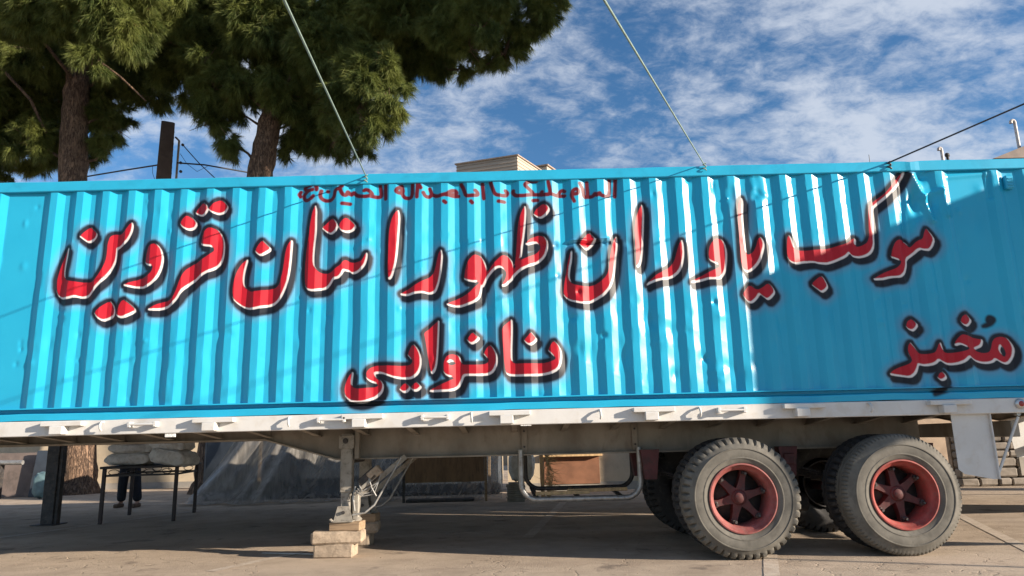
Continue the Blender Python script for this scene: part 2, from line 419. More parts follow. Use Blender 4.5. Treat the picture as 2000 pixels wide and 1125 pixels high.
LETTER_BODIES = [
  [-4608,3249,-4616,3125,-4633,2994,-4624,2907,-4576,2884,-4462,2867,-4356,2864,-4308,2884,-4272,2941,-4236,3013,-4215,3085,-4209,3173,-4211,3276,-4197,3350,-4164,3376,-4099,3370,-4057,3384,-4019,3435,-3987,3486,-3963,3488,-3953,3448,-3960,3374,-3990,3300,-4035,3250,-4082,3222,-4113,3212,-4111,3141,-4118,3068,-4147,2996,-4183,2925,-4233,2861,-4277,2812,-4314,2755,-4355,2710,-4416,2695,-4488,2713,-4556,2694,-4626,2691,-4675,2728,-4703,2793,-4711,2894,-4700,2981,-4675,3082,-4643,3184],
  [-4422,3463,-4367,3414,-4320,3368,-4344,3324,-4412,3284,-4466,3324,-4505,3358,-4468,3416],
  [-4147,2665,-4101,2621,-4071,2549,-4075,2496,-4129,2469,-4183,2450,-4239,2490,-4273,2547,-4219,2610],
  [-3994,2676,-3934,2631,-3854,2551,-3896,2520,-3962,2479,-4004,2480,-4052,2514,-4042,2591],
  [-3726,3264,-3781,3236,-3799,3163,-3807,3075,-3786,3038,-3742,3020,-3710,3018,-3725,2957,-3769,2917,-3844,2887,-3926,2863,-3991,2830,-3989,2812,-3864,2791,-3772,2786,-3705,2831,-3658,2890,-3626,2983,-3619,3085,-3638,3174,-3678,3238],
  [-3152,3425,-3072,3396,-3017,3320,-2987,3231,-2987,3113,-3011,3026,-3071,2967,-3169,2923,-3236,2870,-3330,2806,-3396,2741,-3432,2659,-3497,2588,-3592,2555,-3724,2550,-3713,2580,-3626,2631,-3529,2650,-3477,2692,-3448,2777,-3426,2863,-3384,2963,-3331,3013,-3249,3054,-3181,3096,-3127,3136,-3092,3169,-3103,3210,-3189,3218,-3228,3237,-3226,3311,-3200,3392],
  [-3398,3561,-3338,3522,-3291,3461,-3316,3410,-3372,3393,-3431,3427,-3460,3473,-3438,3525],
  [-3242,3700,-3181,3646,-3176,3593,-3217,3543,-3268,3555,-3324,3589,-3289,3649],
  [-3063,3729,-3010,3687,-2968,3633,-3004,3578,-3068,3560,-3133,3581,-3175,3623,-3126,3690],
  [-2735,3063,-2754,2991,-2769,2904,-2771,2818,-2756,2767,-2715,2742,-2686,2722,-2630,2728,-2519,2740,-2435,2759,-2395,2794,-2383,2851,-2365,2923,-2355,3025,-2345,3127,-2328,3207,-2294,3258,-2277,3250,-2278,3169,-2282,3038,-2291,2907,-2314,2778,-2352,2675,-2391,2612,-2455,2570,-2565,2551,-2662,2532,-2733,2548,-2805,2592,-2856,2645,-2872,2734,-2864,2834,-2841,2935,-2804,3021,-2768,3061],
  [-2593,3265,-2549,3220,-2496,3167,-2544,3122,-2592,3092,-2636,3124,-2662,3157,-2627,3222],
  [-2050,3640,-2031,3579,-2032,3474,-2030,3340,-2038,3222,-2045,3090,-2041,2973,-2017,2936,-1977,2906,-1920,2895,-1864,2911,-1816,2953,-1774,2981,-1740,3031,-1712,3038,-1676,3015,-1640,3007,-1598,3013,-1556,3019,-1528,3063,-1515,3099,-1491,3098,-1494,3033,-1516,2965,-1561,2915,-1610,2893,-1645,2888,-1673,2913,-1709,2917,-1730,2925,-1757,2868,-1784,2839,-1833,2833,-1867,2777,-1908,2735,-1971,2722,-2047,2709,-2100,2726,-2127,2773,-2139,2845,-2141,2976,-2132,3122,-2116,3268,-2100,3416,-2083,3551],
  [-1881,3493,-1837,3462,-1803,3394,-1826,3340,-1875,3314,-1926,3342,-1981,3395,-1929,3442],
  [-1723,3499,-1665,3450,-1618,3397,-1648,3350,-1712,3328,-1769,3346,-1798,3409,-1765,3468],
  [-1179,3573,-1160,3497,-1166,3363,-1174,3215,-1184,3069,-1204,2938,-1232,2834,-1263,2806,-1276,2867,-1282,2969,-1277,3100,-1276,3247,-1266,3381,-1236,3499],
  [-728,3123,-711,3057,-717,2970,-731,2854,-754,2751,-785,2671,-841,2651,-904,2667,-988,2662,-1072,2642,-1138,2651,-1145,2670,-1087,2701,-1017,2741,-933,2790,-848,2831,-806,2880,-785,2957,-770,3029,-756,3087],
  [-388,3063,-324,3046,-283,2988,-253,2900,-247,2856,-276,2799,-305,2742,-313,2671,-331,2597,-380,2554,-457,2526,-541,2508,-625,2518,-674,2537,-639,2562,-554,2598,-484,2632,-435,2660,-399,2702,-357,2739,-333,2766,-385,2763,-455,2779,-494,2805,-479,2906,-452,2992],
  [-328,2769,-257,2857,-199,2949,-148,2999,-98,3045,-48,3043,-4,2996,23,2937,28,2864,16,2792,-20,2757,-62,2734,-101,2712,-93,2752,-68,2794,-53,2852,-73,2895,-108,2915,-150,2909,-193,2874,-233,2831,-255,2796,-301,2699],
  [-105,2709,-72,2780,-47,2808,4,2865,41,2922,56,2965,128,3002,199,3030,271,3065,303,3105,304,3142,281,3172,231,3165,174,3142,150,3157,190,3211,248,3242,305,3255,357,3224,385,3162,378,3088,350,3013,282,2955,210,2928,125,2893,53,2845,-12,2774,-55,2722],
  [157,3577,167,3509,156,3375,138,3242,121,3139,107,3037,88,2964,26,2915,48,3038,58,3170,69,3302,86,3421,120,3518],
  [345,3598,397,3563,417,3518,379,3462,325,3433,269,3464,245,3492,279,3551],
  [632,3075,624,2965,603,2879,593,2792,609,2734,653,2712,708,2700,778,2694,849,2707,921,2748,973,2797,1004,2869,1016,2956,1035,3057,1062,3159,1094,3221,1110,3202,1106,3100,1085,2983,1072,2867,1045,2749,1005,2663,944,2593,869,2552,798,2518,728,2513,645,2529,574,2561,526,2619,537,2722,562,2836,582,2952,610,3053],
  [812,3272,866,3219,889,3186,843,3118,788,3074,738,3113,711,3153,766,3218],
  [1393,3568,1406,3478,1394,3329,1380,3181,1364,3035,1346,2930,1311,2879,1292,2888,1292,3007,1293,3154,1296,3316,1328,3450,1361,3524],
  [1773,3164,1787,3112,1786,2995,1764,2893,1729,2818,1669,2769,1595,2749,1510,2736,1424,2710,1385,2689,1423,2743,1486,2799,1559,2833,1632,2875,1686,2939,1713,3026,1741,3113],
  [2136,3177,2192,3165,2227,3116,2241,3027,2231,2911,2208,2807,2159,2742,2099,2736,2029,2738,1944,2719,1841,2702,1849,2725,1933,2766,2006,2801,2079,2835,2138,2858,2161,2887,2099,2904,2048,2934,2039,3003,2063,3105],
  [2445,3613,2460,3568,2445,3433,2437,3314,2433,3195,2435,3092,2443,3004,2467,2992,2512,3017,2545,3075,2567,3148,2590,3174,2619,3132,2627,3073,2598,2983,2559,2895,2509,2838,2450,2803,2412,2811,2381,2857,2366,2933,2370,3064,2376,3211,2382,3360,2396,3509,2418,3584],
  [2445,2674,2519,2615,2575,2642,2620,2681,2674,2630,2700,2579,2650,2526,2610,2499,2571,2537,2543,2573,2510,2522,2462,2481,2420,2482,2379,2527,2356,2573,2398,2629],
  [2890,3184,2914,3139,2926,3065,2937,3028,3014,3022,3127,3019,3256,3028,3372,3054,3459,3074,3519,3102,3567,3145,3596,3122,3585,3078,3591,3049,3641,3055,3694,3083,3721,3148,3731,3281,3746,3400,3772,3489,3846,3548,3941,3609,4008,3680,4092,3769,4167,3846,4194,3853,4161,3767,4099,3688,4019,3622,3937,3548,3858,3490,3809,3448,3793,3324,3780,3162,3764,3041,3725,2968,3668,2933,3597,2927,3542,2943,3505,2980,3456,2931,3353,2890,3265,2866,3181,2865,3113,2888,3029,2890,2942,2871,2885,2894,2848,2962,2856,3067,2870,3155],
  [3174,2742,3211,2698,3248,2623,3208,2584,3168,2563,3121,2609,3078,2663,3121,2707],
  [4332,3229,4377,3179,4417,3101,4383,3026,4332,2982,4282,2983,4231,2999,4166,2942,4090,2893,4077,2818,4042,2744,3993,2703,3907,2710,3820,2690,3721,2681,3712,2700,3784,2739,3874,2780,3962,2806,4010,2849,4017,2882,3974,2897,3925,2923,3944,3010,3985,3086,4032,3114,4086,3098,4121,3046,4147,3023,4213,3092,4272,3108,4296,3178],
  [405,2139,447,2097,480,2040,487,1978,474,1901,440,1839,375,1808,276,1792,153,1789,30,1792,-60,1800,-89,1856,-99,1955,-105,2079,-113,2204,-111,2286,-43,2351,-8,2372,-5,2302,-10,2177,-17,2052,-17,1940,9,1921,107,1919,218,1916,329,1920,404,1943,423,1961,394,1999,348,2043,370,2092],
  [178,2235,214,2190,246,2152,212,2117,174,2095,135,2119,110,2155,146,2192],
  [-241,2117,-196,2066,-165,1994,-166,1917,-199,1841,-252,1811,-339,1805,-437,1808,-501,1808,-521,1752,-552,1691,-610,1661,-708,1656,-847,1657,-834,1684,-745,1725,-659,1759,-603,1785,-609,1792,-673,1812,-705,1858,-705,1945,-679,2006,-633,2030,-583,2025,-544,1993,-526,1940,-510,1921,-423,1916,-337,1917,-269,1928,-250,1965,-274,1996,-302,2028,-275,2083],
  [-413,2245,-370,2207,-336,2178,-375,2138,-415,2119,-448,2147,-468,2175,-439,2212],
  [-749,2377,-750,2308,-755,2195,-761,2070,-771,1944,-790,1868,-823,1829,-845,1886,-864,1986,-880,2098,-895,2198,-907,2249,-843,2300,-793,2349],
  [-1017,2142,-965,2085,-931,2000,-931,1911,-956,1836,-1015,1791,-1101,1789,-1187,1801,-1261,1828,-1323,1852,-1383,1854,-1400,1841,-1384,1801,-1337,1778,-1304,1726,-1316,1663,-1367,1614,-1454,1574,-1533,1561,-1625,1576,-1681,1619,-1704,1687,-1694,1760,-1665,1832,-1629,1874,-1616,1862,-1619,1831,-1627,1770,-1626,1724,-1567,1705,-1481,1712,-1407,1716,-1365,1727,-1371,1749,-1435,1769,-1474,1803,-1483,1865,-1450,1910,-1386,1934,-1287,1932,-1176,1924,-1078,1925,-1034,1937,-1016,1971,-1041,2002,-1070,2034,-1051,2089],
  [-1101,1755,-1061,1726,-1035,1695,-1073,1655,-1112,1656,-1153,1698],
  [-984,1758,-951,1730,-923,1698,-963,1664,-1002,1665,-1037,1707],
  [4937,2077,4992,2057,5030,1997,5043,1932,5021,1856,4978,1804,4945,1792,4902,1809,4853,1846,4820,1816,4753,1803,4681,1814,4621,1843,4580,1876,4537,1835,4468,1805,4384,1800,4312,1813,4267,1851,4219,1806,4143,1794,4055,1810,4038,1769,4006,1713,3952,1679,3890,1695,3818,1706,3746,1716,3773,1750,3856,1786,3924,1808,3973,1830,3989,1860,3958,1939,3965,1995,3990,2036,4015,1998,4062,1940,4097,1919,4161,1916,4227,1924,4257,1969,4278,2020,4301,2020,4310,1968,4327,1930,4384,1920,4477,1927,4564,1948,4584,1961,4542,1986,4498,2004,4457,1988,4456,2030,4500,2087,4533,2106,4595,2090,4666,2065,4739,2049,4745,2023,4724,1975,4653,1952,4663,1932,4725,1912,4791,1919,4815,1956,4835,2021,4870,2064],
  [4602,2312,4636,2281,4665,2241,4634,2201,4591,2180,4554,2203,4531,2244,4559,2291],
  [4035,2273,4080,2252,4118,2207,4083,2166,4040,2145,3999,2164,3974,2201,3992,2248],
  [4264,1736,4298,1702,4313,1668,4280,1646,4250,1644,4220,1678,4235,1711],
]
LETTER_HOLES = [
  [173,3101,237,3129,289,3117,264,3077,192,3045,135,3029],
  [-668,1935,-621,1961,-580,1935,-627,1913],
  [4922,1986,4946,1953,4958,1906,4941,1867,4915,1887,4898,1935],
]
BLACK_MARKS = [
  [4859,2284,4898,2264,4898,2235,4865,2203,4805,2179,4763,2180,4799,2200,4839,2216,4819,2237,4829,2270],
  [4328,1581,4320,1558,4232,1524,4156,1503,4154,1517,4218,1547,4286,1577],
]
SMALL_STROKES = [
  [-2216,3791,-2234,3767,-2219,3742],
  [-2099,3856,-2140,3857,-2172,3833,-2164,3807,-2120,3801,-2138,3797,-2178,3761,-2181,3722,-2153,3692,-2107,3706,-2076,3739],
  [-2122,3801,-2085,3809],
  [-2052,3845,-2038,3830,-2042,3806],
  [-1995,3795,-2007,3747,-1992,3708,-1941,3687,-1886,3695,-1855,3733,-1848,3801,-1807,3814,-1771,3845],
  [-1933,3793,-1926,3791],
  [-1793,3809,-1778,3765,-1749,3735,-1722,3749,-1714,3783,-1695,3758,-1672,3748,-1654,3777,-1630,3747,-1593,3727,-1537,3716,-1473,3724,-1451,3742,-1483,3782,-1521,3793,-1539,3783],
  [-1473,3722,-1381,3712,-1358,3730,-1374,3847],
  [-1770,3649,-1688,3647],
  [-1314,3860,-1312,3690],
  [-1143,3827,-1189,3799,-1207,3770,-1170,3750,-1129,3763,-1143,3822,-1140,3744,-1114,3700,-1059,3694,-1032,3712,-1028,3853],
  [-972,3852,-981,3701],
  [-968,3851,-940,3802],
  [-848,3795,-825,3736,-848,3703,-894,3709,-912,3748],
  [-825,3731,-765,3706,-710,3719,-655,3732,-618,3765,-576,3769,-558,3739,-590,3721,-646,3722],
  [-682,3721,-609,3706,-544,3705],
  [-696,3646,-678,3631],
  [-514,3835,-486,3776,-464,3698,-414,3702,-340,3705,-340,3738,-362,3758],
  [-413,3639,-396,3621],
  [-288,3839,-276,3674],
  [-204,3851,-178,3768,-156,3705,-92,3693,-37,3697,-22,3725,-45,3750],
  [-121,3631,-61,3625],
  [285,3854,234,3855,178,3827,159,3803,204,3763,249,3719,230,3700,137,3683,64,3689,33,3724,38,3748],
  [244,3704,331,3697,341,3726],
  [331,3694,413,3690,432,3714,409,3836],
  [427,3700,505,3678,578,3681],
  [514,3688,534,3731,562,3742,580,3730],
  [242,3637,292,3640],
  [676,3611,651,3670,663,3723,701,3751,727,3726,717,3692,661,3689],
  [745,3808,774,3744,784,3657,826,3665,819,3821],
  [821,3661,881,3664,901,3697,918,3668,947,3701,963,3667,1009,3656,1051,3664,1060,3853],
  [1126,3871,1110,3658],
]

# ------------------------------------------------------------------ lettering as signed distances (metres on the container side)
def chaikin(p, n=2, closed=True):
    for _ in range(n):
        q = np.roll(p, -1, 0) if closed else p[1:]
        a = p if closed else p[:-1]
        new = np.empty((len(a) * 2, 2)); new[0::2] = a * .78 + q * .22; new[1::2] = a * .22 + q * .78
        p = new if closed else np.vstack([p[:1], new, p[-1:]])
    return p
def seg_dist2(P, A, B):
    d = B - A; L = (d ** 2).sum(1) + 1e-12
    t = ((P[:, None, :] - A[None]) * d[None]).sum(2) / L[None]
    t = np.clip(t, 0, 1)
    q = A[None] + t[..., None] * d[None] - P[:, None, :]
    return (q ** 2).sum(2).min(1)
def poly_sdf(P, poly, out, margin=.16):
    lo = poly.min(0) - margin; hi = poly.max(0) + margin
    idx = np.nonzero((P[:, 0] > lo[0]) & (P[:, 0] < hi[0]) & (P[:, 1] > lo[1]) & (P[:, 1] < hi[1]))[0]
    if not len(idx): return
    A = poly; B = np.roll(poly, -1, 0)
    for s in range(0, len(idx), 4000):
        ii = idx[s:s + 4000]; Q = P[ii]
        d = np.sqrt(seg_dist2(Q, A, B))
        y = Q[:, 1][:, None]; x = Q[:, 0][:, None]
        c = ((A[None, :, 1] > y) != (B[None, :, 1] > y)) & (x < (B[None, :, 0] - A[None, :, 0]) * (y - A[None, :, 1]) / (B[None, :, 1] - A[None, :, 1] + 1e-12) + A[None, :, 0])
        inside = c.sum(1) % 2 == 1
        out[ii] = np.minimum(out[ii], np.where(inside, -d, d))
def to_arr(l): return np.array(l, float).reshape(-1, 2) / 1000.0
BODIES = [chaikin(to_arr(l), 1) for l in LETTER_BODIES]
HOLES = [chaikin(to_arr(l), 2) for l in LETTER_HOLES]
BLACKS = [chaikin(to_arr(l), 1) for l in BLACK_MARKS]
STROKES = [chaikin(to_arr(l), 2, False) for l in SMALL_STROKES]
def lettering(P):
    def body(Q):
        o = np.full(len(Q), .3)
        for b in BODIES: poly_sdf(Q, b, o)
        h = np.full(len(Q), .3)
        for b in HOLES: poly_sdf(Q, b, h)
        return np.maximum(o, -h)
    s0 = body(P)
    s1 = body(P - np.array([.024, -.042]))
    s2 = body(P + np.array([.014, -.019]))
    bk = np.full(len(P), .3)
    for b in BLACKS: poly_sdf(P, b, bk)
    sm = np.full(len(P), .3)
    for st in STROKES:
        lo = st.min(0) - .06; hi = st.max(0) + .06
        idx = np.nonzero((P[:, 0] > lo[0]) & (P[:, 0] < hi[0]) & (P[:, 1] > lo[1]) & (P[:, 1] < hi[1]))[0]
        for s in range(0, len(idx), 8000):
            ii = idx[s:s + 8000]
            d = np.sqrt(seg_dist2(P[ii], st[:-1], st[1:])) - .0195
            sm[ii] = np.minimum(sm[ii], d)
    return np.stack([s0, s1, s2], 1), np.stack([sm, bk, np.zeros(len(P))], 1)

def grid_mesh(name, V, nx, nz, mat, parent, letters=False, sharp=18):
    """V: array (nx*nz,3), column-major in x"""
    i = np.arange(nx - 1)[:, None] * nz + np.arange(nz - 1)[None]
    F = np.stack([i, i + nz, i + nz + 1, i + 1], -1).reshape(-1, 4)
    me = bpy.data.meshes.new(name)
    me.vertices.add(len(V)); me.vertices.foreach_set('co', V.astype(np.float32).ravel())
    me.loops.add(F.size); me.loops.foreach_set('vertex_index', F.astype(np.int32).ravel())
    me.polygons.add(len(F)); me.polygons.foreach_set('loop_start', np.arange(0, F.size, 4, dtype=np.int32))
    me.update(calc_edges=True); me.validate()
    me.polygons.foreach_set('use_smooth', np.ones(len(F), bool))
    me.set_sharp_from_angle(angle=R(sharp))
    if letters:
        a, b = lettering(V[:, [0, 2]])
        for nm, arr in (('lettering', a), ('marks', b)):
            at_ = me.attributes.new(nm, 'FLOAT_VECTOR', 'POINT'); at_.data.foreach_set('vector', arr.astype(np.float32).ravel())
    me.materials.append(mat)
    return link(name, me, parent)

# ------------------------------------------------------------------ ground and parking lines
g = MB()
g.add([(-400, -300, 0), (400, -300, 0), (400, 700, 0), (-400, 700, 0)], [(0, 1, 2, 3)])
tag(g.build('ground', M['ground'], fix=False), 'dusty grey-brown asphalt yard', kind='structure')
def line(name, a, b, w):
    a, b = Vector((a[0], a[1], .004)), Vector((b[0], b[1], .004)); d = (b - a).normalized(); n = Vector((-d.y, d.x, 0)) * w / 2
    k = MB(); N = 24; vs = []; 
    for i in range(N + 1):
        p = a.lerp(b, i / N); e = random.uniform(-.008, .008)
        vs += [p + n * (1 + e * 4), p - n * (1 - e * 4)]
    k.add(vs, [(2 * i, 2 * i + 1, 2 * i + 3, 2 * i + 2) for i in range(N)])
    tag(k.build(name, M['line']), kind='structure')
line('parking_line', (.98, 7.6), (.12, 2.0), .13)
line('parking_line', (6.55, 4.35), (3.9, -2.6), .13)
line('parking_line', (3.45, 3.2), (1.95, -1.3), .13)
line('parking_line', (-1.9, 2.4), (-2.95, .1), .13)
line('parking_line', (-12.0, 8.9), (9.5, 8.2), .12)
line('parking_line', (-6.0, 7.2), (-7.6, 2.2), .12)

# loose grit on the yard
k = MB()
for _ in range(1500):
    x = random.uniform(-7, 8); y = random.uniform(-2.2, 9); s = random.choice([.004, .005, .006, .008, .011]) * random.uniform(.6, 1.2)
    vs = [(x + random.uniform(.6, 1) * s * math.cos(t), y + random.uniform(.6, 1) * s * math.sin(t), 0) for t in (0, 1.5, 3.1, 4.6)]
    vs.append((x, y, s * random.uniform(.5, .9)))
    k.add(vs, [(0, 1, 4), (1, 2, 4), (2, 3, 4), (3, 0, 4)])
tag(k.build('gravel', M['concrete']), 'loose grit and pebbles scattered on the asphalt', 'gravel', kind='stuff')

# ------------------------------------------------------------------ shipping container
CX0, CX1, CZ0, CZ1 = -6.20, 5.99, 1.461, 3.962
cont = empty('shipping_container', (0, 1.2, CZ0))
tag(cont, 'turquoise corrugated shipping container with red spray-painted Persian lettering', 'container')
def cpart(o): return reparent_local(o, cont)
PITCHX, XR0 = .2753, -4.855
YO, YI = .014, .048
bp = []                                   # profile break points (x, y)
def ridge(x0): bp.extend([(x0 - .067, YI), (x0, YO), (x0 + .072, YO), (x0 + .140, YI)])
bp.append((CX0 + .12, YI))
for x0 in (-5.99, -5.72, -5.455): ridge(x0)
for kx in range(35): ridge(XR0 + kx * PITCHX)
for x0 in (5.085, 5.43, 5.70): ridge(x0)
bp.append((CX1 - .12, YI))
bx = np.array([q[0] for q in bp]); by = np.array([q[1] for q in bp])
xs = [bx[0]]
for a, b in zip(bx[:-1], bx[1:]):
    n = max(1, int(round((b - a) / .0115))); xs += list(a + (b - a) * np.arange(1, n + 1) / n)
xs = np.array(xs)
PZ0, PZ1 = 1.585, CZ1 - .112
zs = np.linspace(PZ0, PZ1, 205)
XX, ZZ = np.meshgrid(xs, zs, indexing='ij')
# corrugation lines wander a few millimetres with height
wob = sum(.0015 * np.sin(ZZ * fz + XX * fx + ph) for fz, fx, ph in ((3.1, 2.3, .4), (7.3, 5.1, 2.0), (13.0, 3.7, 4.1)))
wob += .0025 * np.sin(ZZ * 21 + np.floor((XX - XR0) / PITCHX) * 2.4) * (np.sin(ZZ * 3 + XX * 1.3) > .35)
YY = np.interp((XX + wob).ravel(), bx, by).reshape(XX.shape)
def blob(cx, cz, rx, rz, amp):
    global YY
    YY = YY + amp * np.exp(-((XX - cx) / rx) ** 2 - ((ZZ - cz) / rz) ** 2)
def crease(a, b, w, amp):
    global YY
    P = np.stack([XX.ravel(), ZZ.ravel()], 1); A = np.array([a]); B = np.array([b])
    m = (np.abs(P[:, 0] - (a[0] + b[0]) / 2) < abs(a[0] - b[0]) / 2 + 4 * w)
    add = np.zeros(len(P)); add[m] = amp * np.exp(-seg_dist2(P[m], A, B) / w ** 2)
    YY = YY + add.reshape(XX.shape)
dr = np.random.default_rng(11)
for _ in range(230):                      # small knocks all over
    r = dr.uniform(.015, .06)
    blob(dr.uniform(-5.2, 5.3), dr.uniform(PZ0, PZ1), r, r * dr.uniform(.7, 2.2), dr.choice([-1, 1, 1]) * dr.uniform(.002, .008))
for _ in range(46):                       # deeper ones, more on the lower middle and right
    r = dr.uniform(.03, .07)
    blob(dr.uniform(-.6, 2.7), dr.choice([dr.uniform(PZ0, 2.1), dr.uniform(2.1, 3.2)]), r, r * dr.uniform(.8, 1.8), dr.uniform(-.006, .016))
for _ in range(40):
    blob(dr.uniform(-5, 5.3), dr.uniform(PZ0, PZ1), dr.uniform(.3, .6), dr.uniform(.15, .5), dr.uniform(-.004, .004))
def px(x, y):
    p = at(x, y, .03); return (p.x, p.z)
# crumpled corner under the top rail
def flatten(cx, cz, rx, rz, level, amt):
    global YY
    w = amt * np.exp(-((XX - cx) / rx) ** 4 - ((ZZ - cz) / rz) ** 4); YY = YY * (1 - w) + level * w
c0 = px(1800, 385); flatten(c0[0], c0[1] , .17, .30, .045, .75)
crease(px(1771, 330), px(1803, 385), .035, -.036); crease(px(1803, 385), px(1822, 430), .032, -.032)
crease(px(1812, 378), px(1838, 372), .03, -.018); crease(px(1838, 372), px(1851, 420), .03, -.026)
blob(*px(1786, 395), .05, .13, .05); blob(*px(1822, 400), .04, .08, .035); blob(*px(1800, 345), .05, .05, .04)
crease(px(1762, 350), px(1768, 470), .02, .02); crease(px(1850, 345), px(1930, 338), .03, -.012); crease(px(1930, 338), px(1935, 385), .02, .02)
c0 = px(1478, 365); flatten(c0[0], c0[1], .09, .15, .030, .8)
for _ in range(16): blob(c0[0] + dr.normal(0, .04), c0[1] + dr.normal(0, .09), .03, .032, dr.uniform(-.010, .012))
c0 = px(1425, 380); flatten(c0[0], c0[1], .05, .09, .030, .7); blob(*px(1420, 388), .012, .012, -.012)
c0 = px(1392, 365); blob(*c0, .02, .07, .012)
crease(px(1110, 477), px(1190, 474), .012, .022); crease(px(1112, 470), px(1188, 466), .012, -.014)
for q in ((1085, 480), (1180, 475), (1063, 478), (1205, 470), (1345, 350), (1130, 570), (1120, 620), (1395, 590), (1380, 700), (1180, 655)):
    blob(*px(*q), .025, .03, .02)
edge = np.clip((ZZ - PZ0) / .03, 0, 1) * np.clip((PZ1 - ZZ) / .02, 0, 1)
Y0 = np.interp(XX.ravel(), bx, by).reshape(XX.shape)
YY = Y0 + (YY - Y0) * edge
V = np.stack([XX, YY, ZZ], -1).reshape(-1, 3)
side = cpart(grid_mesh('side_panel', V, len(xs), len(zs), M['blue'], None, True, 16))
tag(side, 'corrugated side with large red, white and black lettering and dents')

# bottom rail: recessed web with a lip, carrying the foot of one letter
prof = [(YI + .012, PZ0 + .003), (.004, PZ0 + .002), (.003, PZ0 - .010), (.085, PZ0 - .014), (.088, 1.545), (.080, 1.534), (.006, 1.527), (0, 1.520)] + [(0, 1.520 - .0148 * i) for i in range(1, 5)] + [(.02, CZ0)]
pz = []
for (a, b), (c, d) in zip(prof[:-1], prof[1:]):
    n = max(1, int(math.hypot(a - c, b - d) / .012)); pz += [(a + (c - a) * i / n, b + (d - b) * i / n) for i in range(n)]
pz.append(prof[-1])
xr = np.linspace(CX0 + .1, CX1 - .1, 900)
PX, PI_ = np.meshgrid(xr, np.arange(len(pz)), indexing='ij')
pa = np.array(pz)
bow = .004 * np.sin(PX * 2.1) + .003 * np.sin(PX * 5.3 + 1) + .002 * np.sin(PX * 11.7 + 2)
V = np.stack([PX, pa[PI_, 0] + bow * .6, pa[PI_, 1] + np.where(pa[PI_, 1] < 1.53, bow * .8, 0)], -1).reshape(-1, 3)
cpart(grid_mesh('bottom_rail', V, len(xr), len(pz), M['blue'], None, True, 25))
# top rail
k = MB(); n = 240; vs = []
for i in range(n + 1):
    x = CX0 + .1 + (CX1 - CX0 - .2) * i / n
    w = .004 * math.sin(x * 3.1) + .003 * math.sin(x * 8.3 + 1) + (-.02 * math.exp(-((x - px(1775, 320)[0]) / .05) ** 2)) + (-.008 * math.exp(-((x - px(622, 345)[0]) / .04) ** 2))
    vs += [(x, .075, CZ1 - .1105), (x, .006 + w * .4, CZ1 - .1105 + w * .2), (x, w * .5, CZ1 - .104), (x, w * .5, CZ1 - .006 + w * .5), (x, .006, CZ1 + w * .4), (x, .075, CZ1)]
k.add(vs, [(i * 6 + j, (i + 1) * 6 + j, (i + 1) * 6 + j + 1, i * 6 + j + 1) for i in range(n) for j in range(5)])
cpart(k.build('top_rail', M['blue_plain'], fix=False))
for x in (CX0 + .06, CX1 - .06):
    k = MB(); k.box((x, .08, (CZ0 + CZ1) / 2), (.12, .16, CZ1 - CZ0 - .24), bev=.012); cpart(k.build('corner_post', M['blue_plain']))
    for z in (CZ0 + .06, CZ1 - .056):
        k = MB(); k.box((x, .085, z), (.125, .17, .118), bev=.008); cpart(k.build('corner_casting', M['blue_plain']))
k = MB(); k.box(((CX0 + CX1) / 2, 1.25, CZ1 - .025), (CX1 - CX0 - .2, 2.30, .02)); cpart(k.build('roof', M['blue_plain']))
k = MB(); k.box(((CX0 + CX1) / 2, 1.25, CZ0 + .09), (CX1 - CX0 - .2, 2.30, .06)); cpart(k.build('floor_frame', M['dark_steel']))
k = MB(); k.box((CX0 + .05, 1.25, (CZ0 + CZ1) / 2), (.03, 2.2, CZ1 - CZ0 - .1)); cpart(k.build('end_wall', M['blue_plain']))
k = MB(); k.box((CX1 - .05, 1.25, (CZ0 + CZ1) / 2), (.03, 2.2, CZ1 - CZ0 - .1)); cpart(k.build('door_end', M['blue_plain']))
k = MB(); k.box((CX1 + .60, 2.41, (CZ0 + CZ1) / 2), (1.17, .05, CZ1 - CZ0 - .16), bev=.006); cpart(k.build('added_door_leaf', M['blue_plain']))  # hidden open leaf, added to block sun leaking past the container's end
k = MB()
for i in range(44):
    x = CX0 + .1 + i * .272; k.prism([(x, CZ0), (x + .134, CZ0), (x + .134, CZ1), (x, CZ1)], 2.40 if i % 1 == 0 else 2.4, 2.436)
cpart(k.build('far_side_panel', M['blue_plain']))
# ventilator on the flat panel
vp = at(1972, 355, .0)
k = MB(); k.box((vp.x, .022, vp.z), (.085, .055, .15), bev=.016); ve = cpart(k.build('ventilator', M['blue_plain']))
for dz in (-.035, 0, .035):
    k = MB(); k.box((vp.x, -.009, vp.z + dz), (.055, .012, .012), bev=.003); k.build('vent_louvre', M['blue_plain'], ve)

